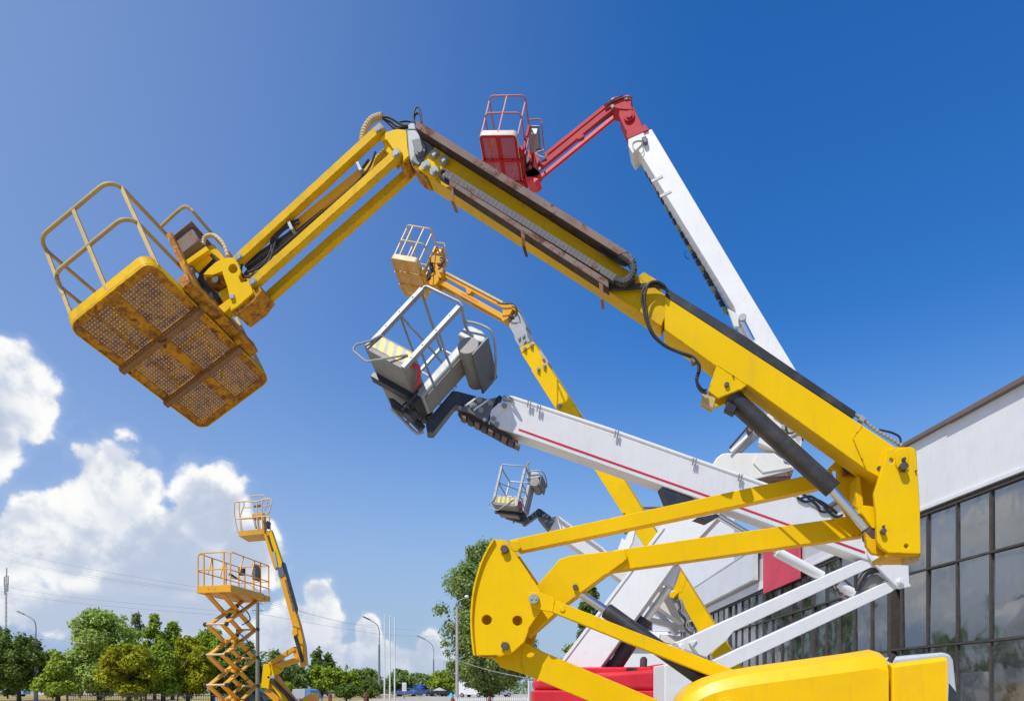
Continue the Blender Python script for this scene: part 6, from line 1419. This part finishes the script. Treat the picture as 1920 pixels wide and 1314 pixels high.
# ------------------------------------------------------------------ vehicles, kiosks and the rest along the bottom edge
def car(px, Y, label, mat, van=False, rot=0.0, zd=0.0, white=False):
    b = at(px, 1298, Y); b.z = ground_z(Y)+zd
    o = thing('parked_van' if van else 'parked_car', label, 'van' if van else 'car', b, 'vehicles parked beyond the yard')
    M = Matrix.Translation(b) @ Matrix.Rotation(rot, 4, 'Z'); T = lambda m_: m_.xf(M)
    L, Wc = (4.8, 1.9) if van else (4.3, 1.72)
    if van: prof = [(-2.4, .35), (-2.4, 1.9), (-2.3, 2.05), (1.0, 2.05), (1.7, 1.25), (2.3, 1.1), (2.4, .9), (2.4, .35)]; gl = [(.2, 1.2), (.2, 1.85), (.95, 1.85), (1.5, 1.22)]
    else: prof = [(-2.1, .3), (-2.15, .75), (-2.0, .92), (-1.5, .98), (-.95, 1.42), (.35, 1.45), (1.05, .98), (1.95, .85), (2.1, .7), (2.12, .3)]; gl = [(-1.35, 1.0), (-.88, 1.36), (.3, 1.38), (.92, 1.0)]
    bd = part('body', T(MB().prism([(x, -Wc/2, z) for x, z in prof], (0, Wc, 0))), mat, o, .06, seg=3)
    for s in (-1, 1):
        mb = MB().prism([(x, s*(Wc/2+.004), z) for x, z in gl], (0, s*.006, 0)); part('side_window', T(mb), CARG, o)
    mb = MB().prism([(.40, -.68, 1.40), (.40, .68, 1.40), (1.02, .72, 1.0), (1.02, -.72, 1.0)] if not van else [(1.04, -.8, 1.98), (1.04, .8, 1.98), (1.68, .84, 1.3), (1.68, -.84, 1.3)], (.03, 0, .03)); part('windscreen', T(mb), CARG, o)
    for x in (-1.3, 1.35):
        for s in (-1, 1):
            w = part('wheel', T(MB().cyl((x, s*(Wc/2-.16), .31), (x, s*(Wc/2+.02), .31), .31, .31, 18)), RUBBER, o, .02)
            part('rim', T(MB().cyl((x, s*(Wc/2+.015), .31), (x, s*(Wc/2+.03), .31), .19, .19, 12)), STEEL, w)
    for s in (-1, 1):
        part('headlight', T(MB().ab(2.06, 2.14, s*.62-.16, s*.62+.16, .66, .78)), PALEP, o, .01)
    return o
CARM = {'blue': paint('car_blue', (.05, .12, .30), .25, dirt=.08), 'silver': paint('car_silver', (.40, .43, .46), .25, dirt=.08, metal=.3), 'white': paint('car_white', (.75, .76, .77), .3, dirt=.05),
        'dark': paint('car_dark', (.03, .035, .05), .25, dirt=.08), 'red': paint('car_red', (.35, .03, .03), .3, dirt=.08), 'lblue': paint('car_pale_blue', (.25, .42, .60), .3, dirt=.06)}
car(600, 118, 'dark car with red tail behind the pointed posts', CARM['dark'], rot=1.4)
car(658, 122, 'pale blue car below the round green trees', CARM['lblue'], rot=.4)
car(760, 118, 'dark blue car right of the white flagpoles', CARM['blue'], rot=2.9)
car(788, 126, 'blue parked van between flagpoles and big poplar', CARM['blue'], van=True, rot=.2)
car(826, 116, 'dark parked car left of the concrete lamp post', CARM['dark'], rot=.5)
car(888, 96, 'white parked van under the big poplar', CARM['white'], van=True, rot=-.5)
car(935, 104, 'silver car right under the big poplar trunk', CARM['silver'], rot=.3)
car(470, 60, 'silver car behind the picket fence beside the utility pole', CARM['silver'], rot=3.0, zd=-.15)
car(20, 108, 'blue van far behind the dark trees at the left edge', CARM['lblue'], van=True, rot=.1)
car(160, 112, 'white and blue van seen under the broad willow', CARM['white'], van=True, rot=.1)
# tarpaulin-covered stall beside the amber lift
b = at(556, 1298, 34); b.z = ground_z(34)
o = thing('tent', 'grey and blue tarpaulin tent beside the amber lift at the bottom edge', 'tent', b)
z1 = at(556, 1292, 34).z; x0, x1, xm = at(543, 1298, 34).x, at(590, 1298, 34).x, at(572, 1298, 34).x
mb = MB(); mb.prism([(x0, 34, z1-.45), (x0+.15, 34, z1+.02), (xm, 34, z1+.05), (xm, 34, z1-.45)], (0, 1.6, 0)); part('canopy', mb, GREYT, o, .02)
mb = MB(); mb.prism([(xm+.01, 34, z1-.45), (xm+.01, 34, z1+.05), (x1-.25, 34, z1-.02), (x1, 34, z1-.45)], (0, 1.6, 0)); part('canopy', mb, TARP, o, .02)
for x in (x0+.05, x1-.05):
    for y in (34.05, 35.5): mb = MB(); mb.cyl((x, y, b.z), (x, y, z1-.4), .03, .03, 8); part('leg', mb, GALV, o)
# kiosk signs
def board(px, p0, p1, pw, Y, label, mat, nm='sign'):
    b = at(px, 1298, Y); b.z = ground_z(Y); o = thing(nm, label, 'sign', b)
    w = pw*Y/F; z0, z1 = at(px, p1, Y).z, at(px, p0, Y).z
    mb = MB(); mb.ab(b.x-w/2, b.x+w/2, Y-.05, Y+.05, z0, z1); part('board', mb, mat, o, .02)
    mb = MB(); mb.ab(b.x-w/2+.15*w, b.x+w/2-.15*w, Y-.065, Y-.051, z0+.2*(z1-z0), z1-.2*(z1-z0)); part('panel', mb, WALLG, o)
    mb = MB(); mb.cyl((b.x, Y, b.z), (b.x, Y, z0), .06, .06, 8); part('leg', mb, GALV, o)
board(758, 1279, 1295, 8, 80, 'small white sign board beside the flagpoles', BOARD)
board(678, 1256, 1284, 6, 140, 'pale orange tower sign among the hazy trees', paint('pale_orange_panel', (.62, .42, .25), .6, dirt=.1))
def umbrella(px, py, pw, Y, label, mat):
    b = at(px, 1298, Y); b.z = ground_z(Y); t = at(px, py, Y); w = pw*Y/F
    o = thing('parasol', label, 'parasol', b)
    mb = MB(); mb.cyl(b, t, .03, .03, 8); part('pole', mb, GALV, o)
    mb = MB(); mb.cyl((t.x, t.y, t.z-.45), t, w/2, .04, 10); part('canopy', mb, mat, o)
umbrella(788, 1282, 16, 84, 'dark blue parasol over the parked cars', BLUE)
umbrella(846, 1298, 14, 60, 'turquoise parasol left of the concrete lamp post', paint('turquoise_fabric', (.10, .42, .60), .7, dirt=.1))
umbrella(824, 1288, 26, 100, 'beige parasol at the foot of the smaller lamp', paint('beige_fabric', (.50, .45, .36), .8, dirt=.1))
# distant housing block on the left
b = at(84, 1298, 260); b.z = 1
o = thing('building', 'pale distant apartment block between dark tree and young maple', 'building', b)
x0, x1 = at(72, 1298, 260).x, at(87, 1298, 260).x; z1 = at(84, 1230, 260).z
mb = MB(); mb.ab(x0, x1, 260, 272, 0, z1); part('wall', mb, WALLG, o)
mb = MB(); mb.ab(x0-.2, x1+.2, 259.8, 272.2, z1, z1+.5); mb.ab(x1-1.6, x1-.4, 262, 264, z1+.5, z1+1.6); part('roof', mb, RUSTS, o)
for i in range(3):
    for k in range(4):
        mb = MB(); mb.ab(x0+.4+i*.95, x0+1.0+i*.95, 259.9, 260.02, 2+k*2.9, 3.4+k*2.9); part('window', mb, NAVY, o)
# pale blue container behind the red hood
b = at(993, 1298, 20)
o = thing('site_container', 'pale blue upright panel left of the red engine hood', 'container', (b.x, 20, 0))
mb = MB(); mb.ab(at(991, 1298, 20).x, at(1004, 1298, 20).x, 20, 21, .05, at(995, 1276, 20).z); part('body', mb, WBLUE, o, .02)
mb = MB(); mb.ab(at(991, 1298, 20).x-.02, at(993, 1298, 20).x, 19.97, 20.0, .05, at(995, 1276, 20).z); part('corner_strip', mb, WHITE, o, .005)
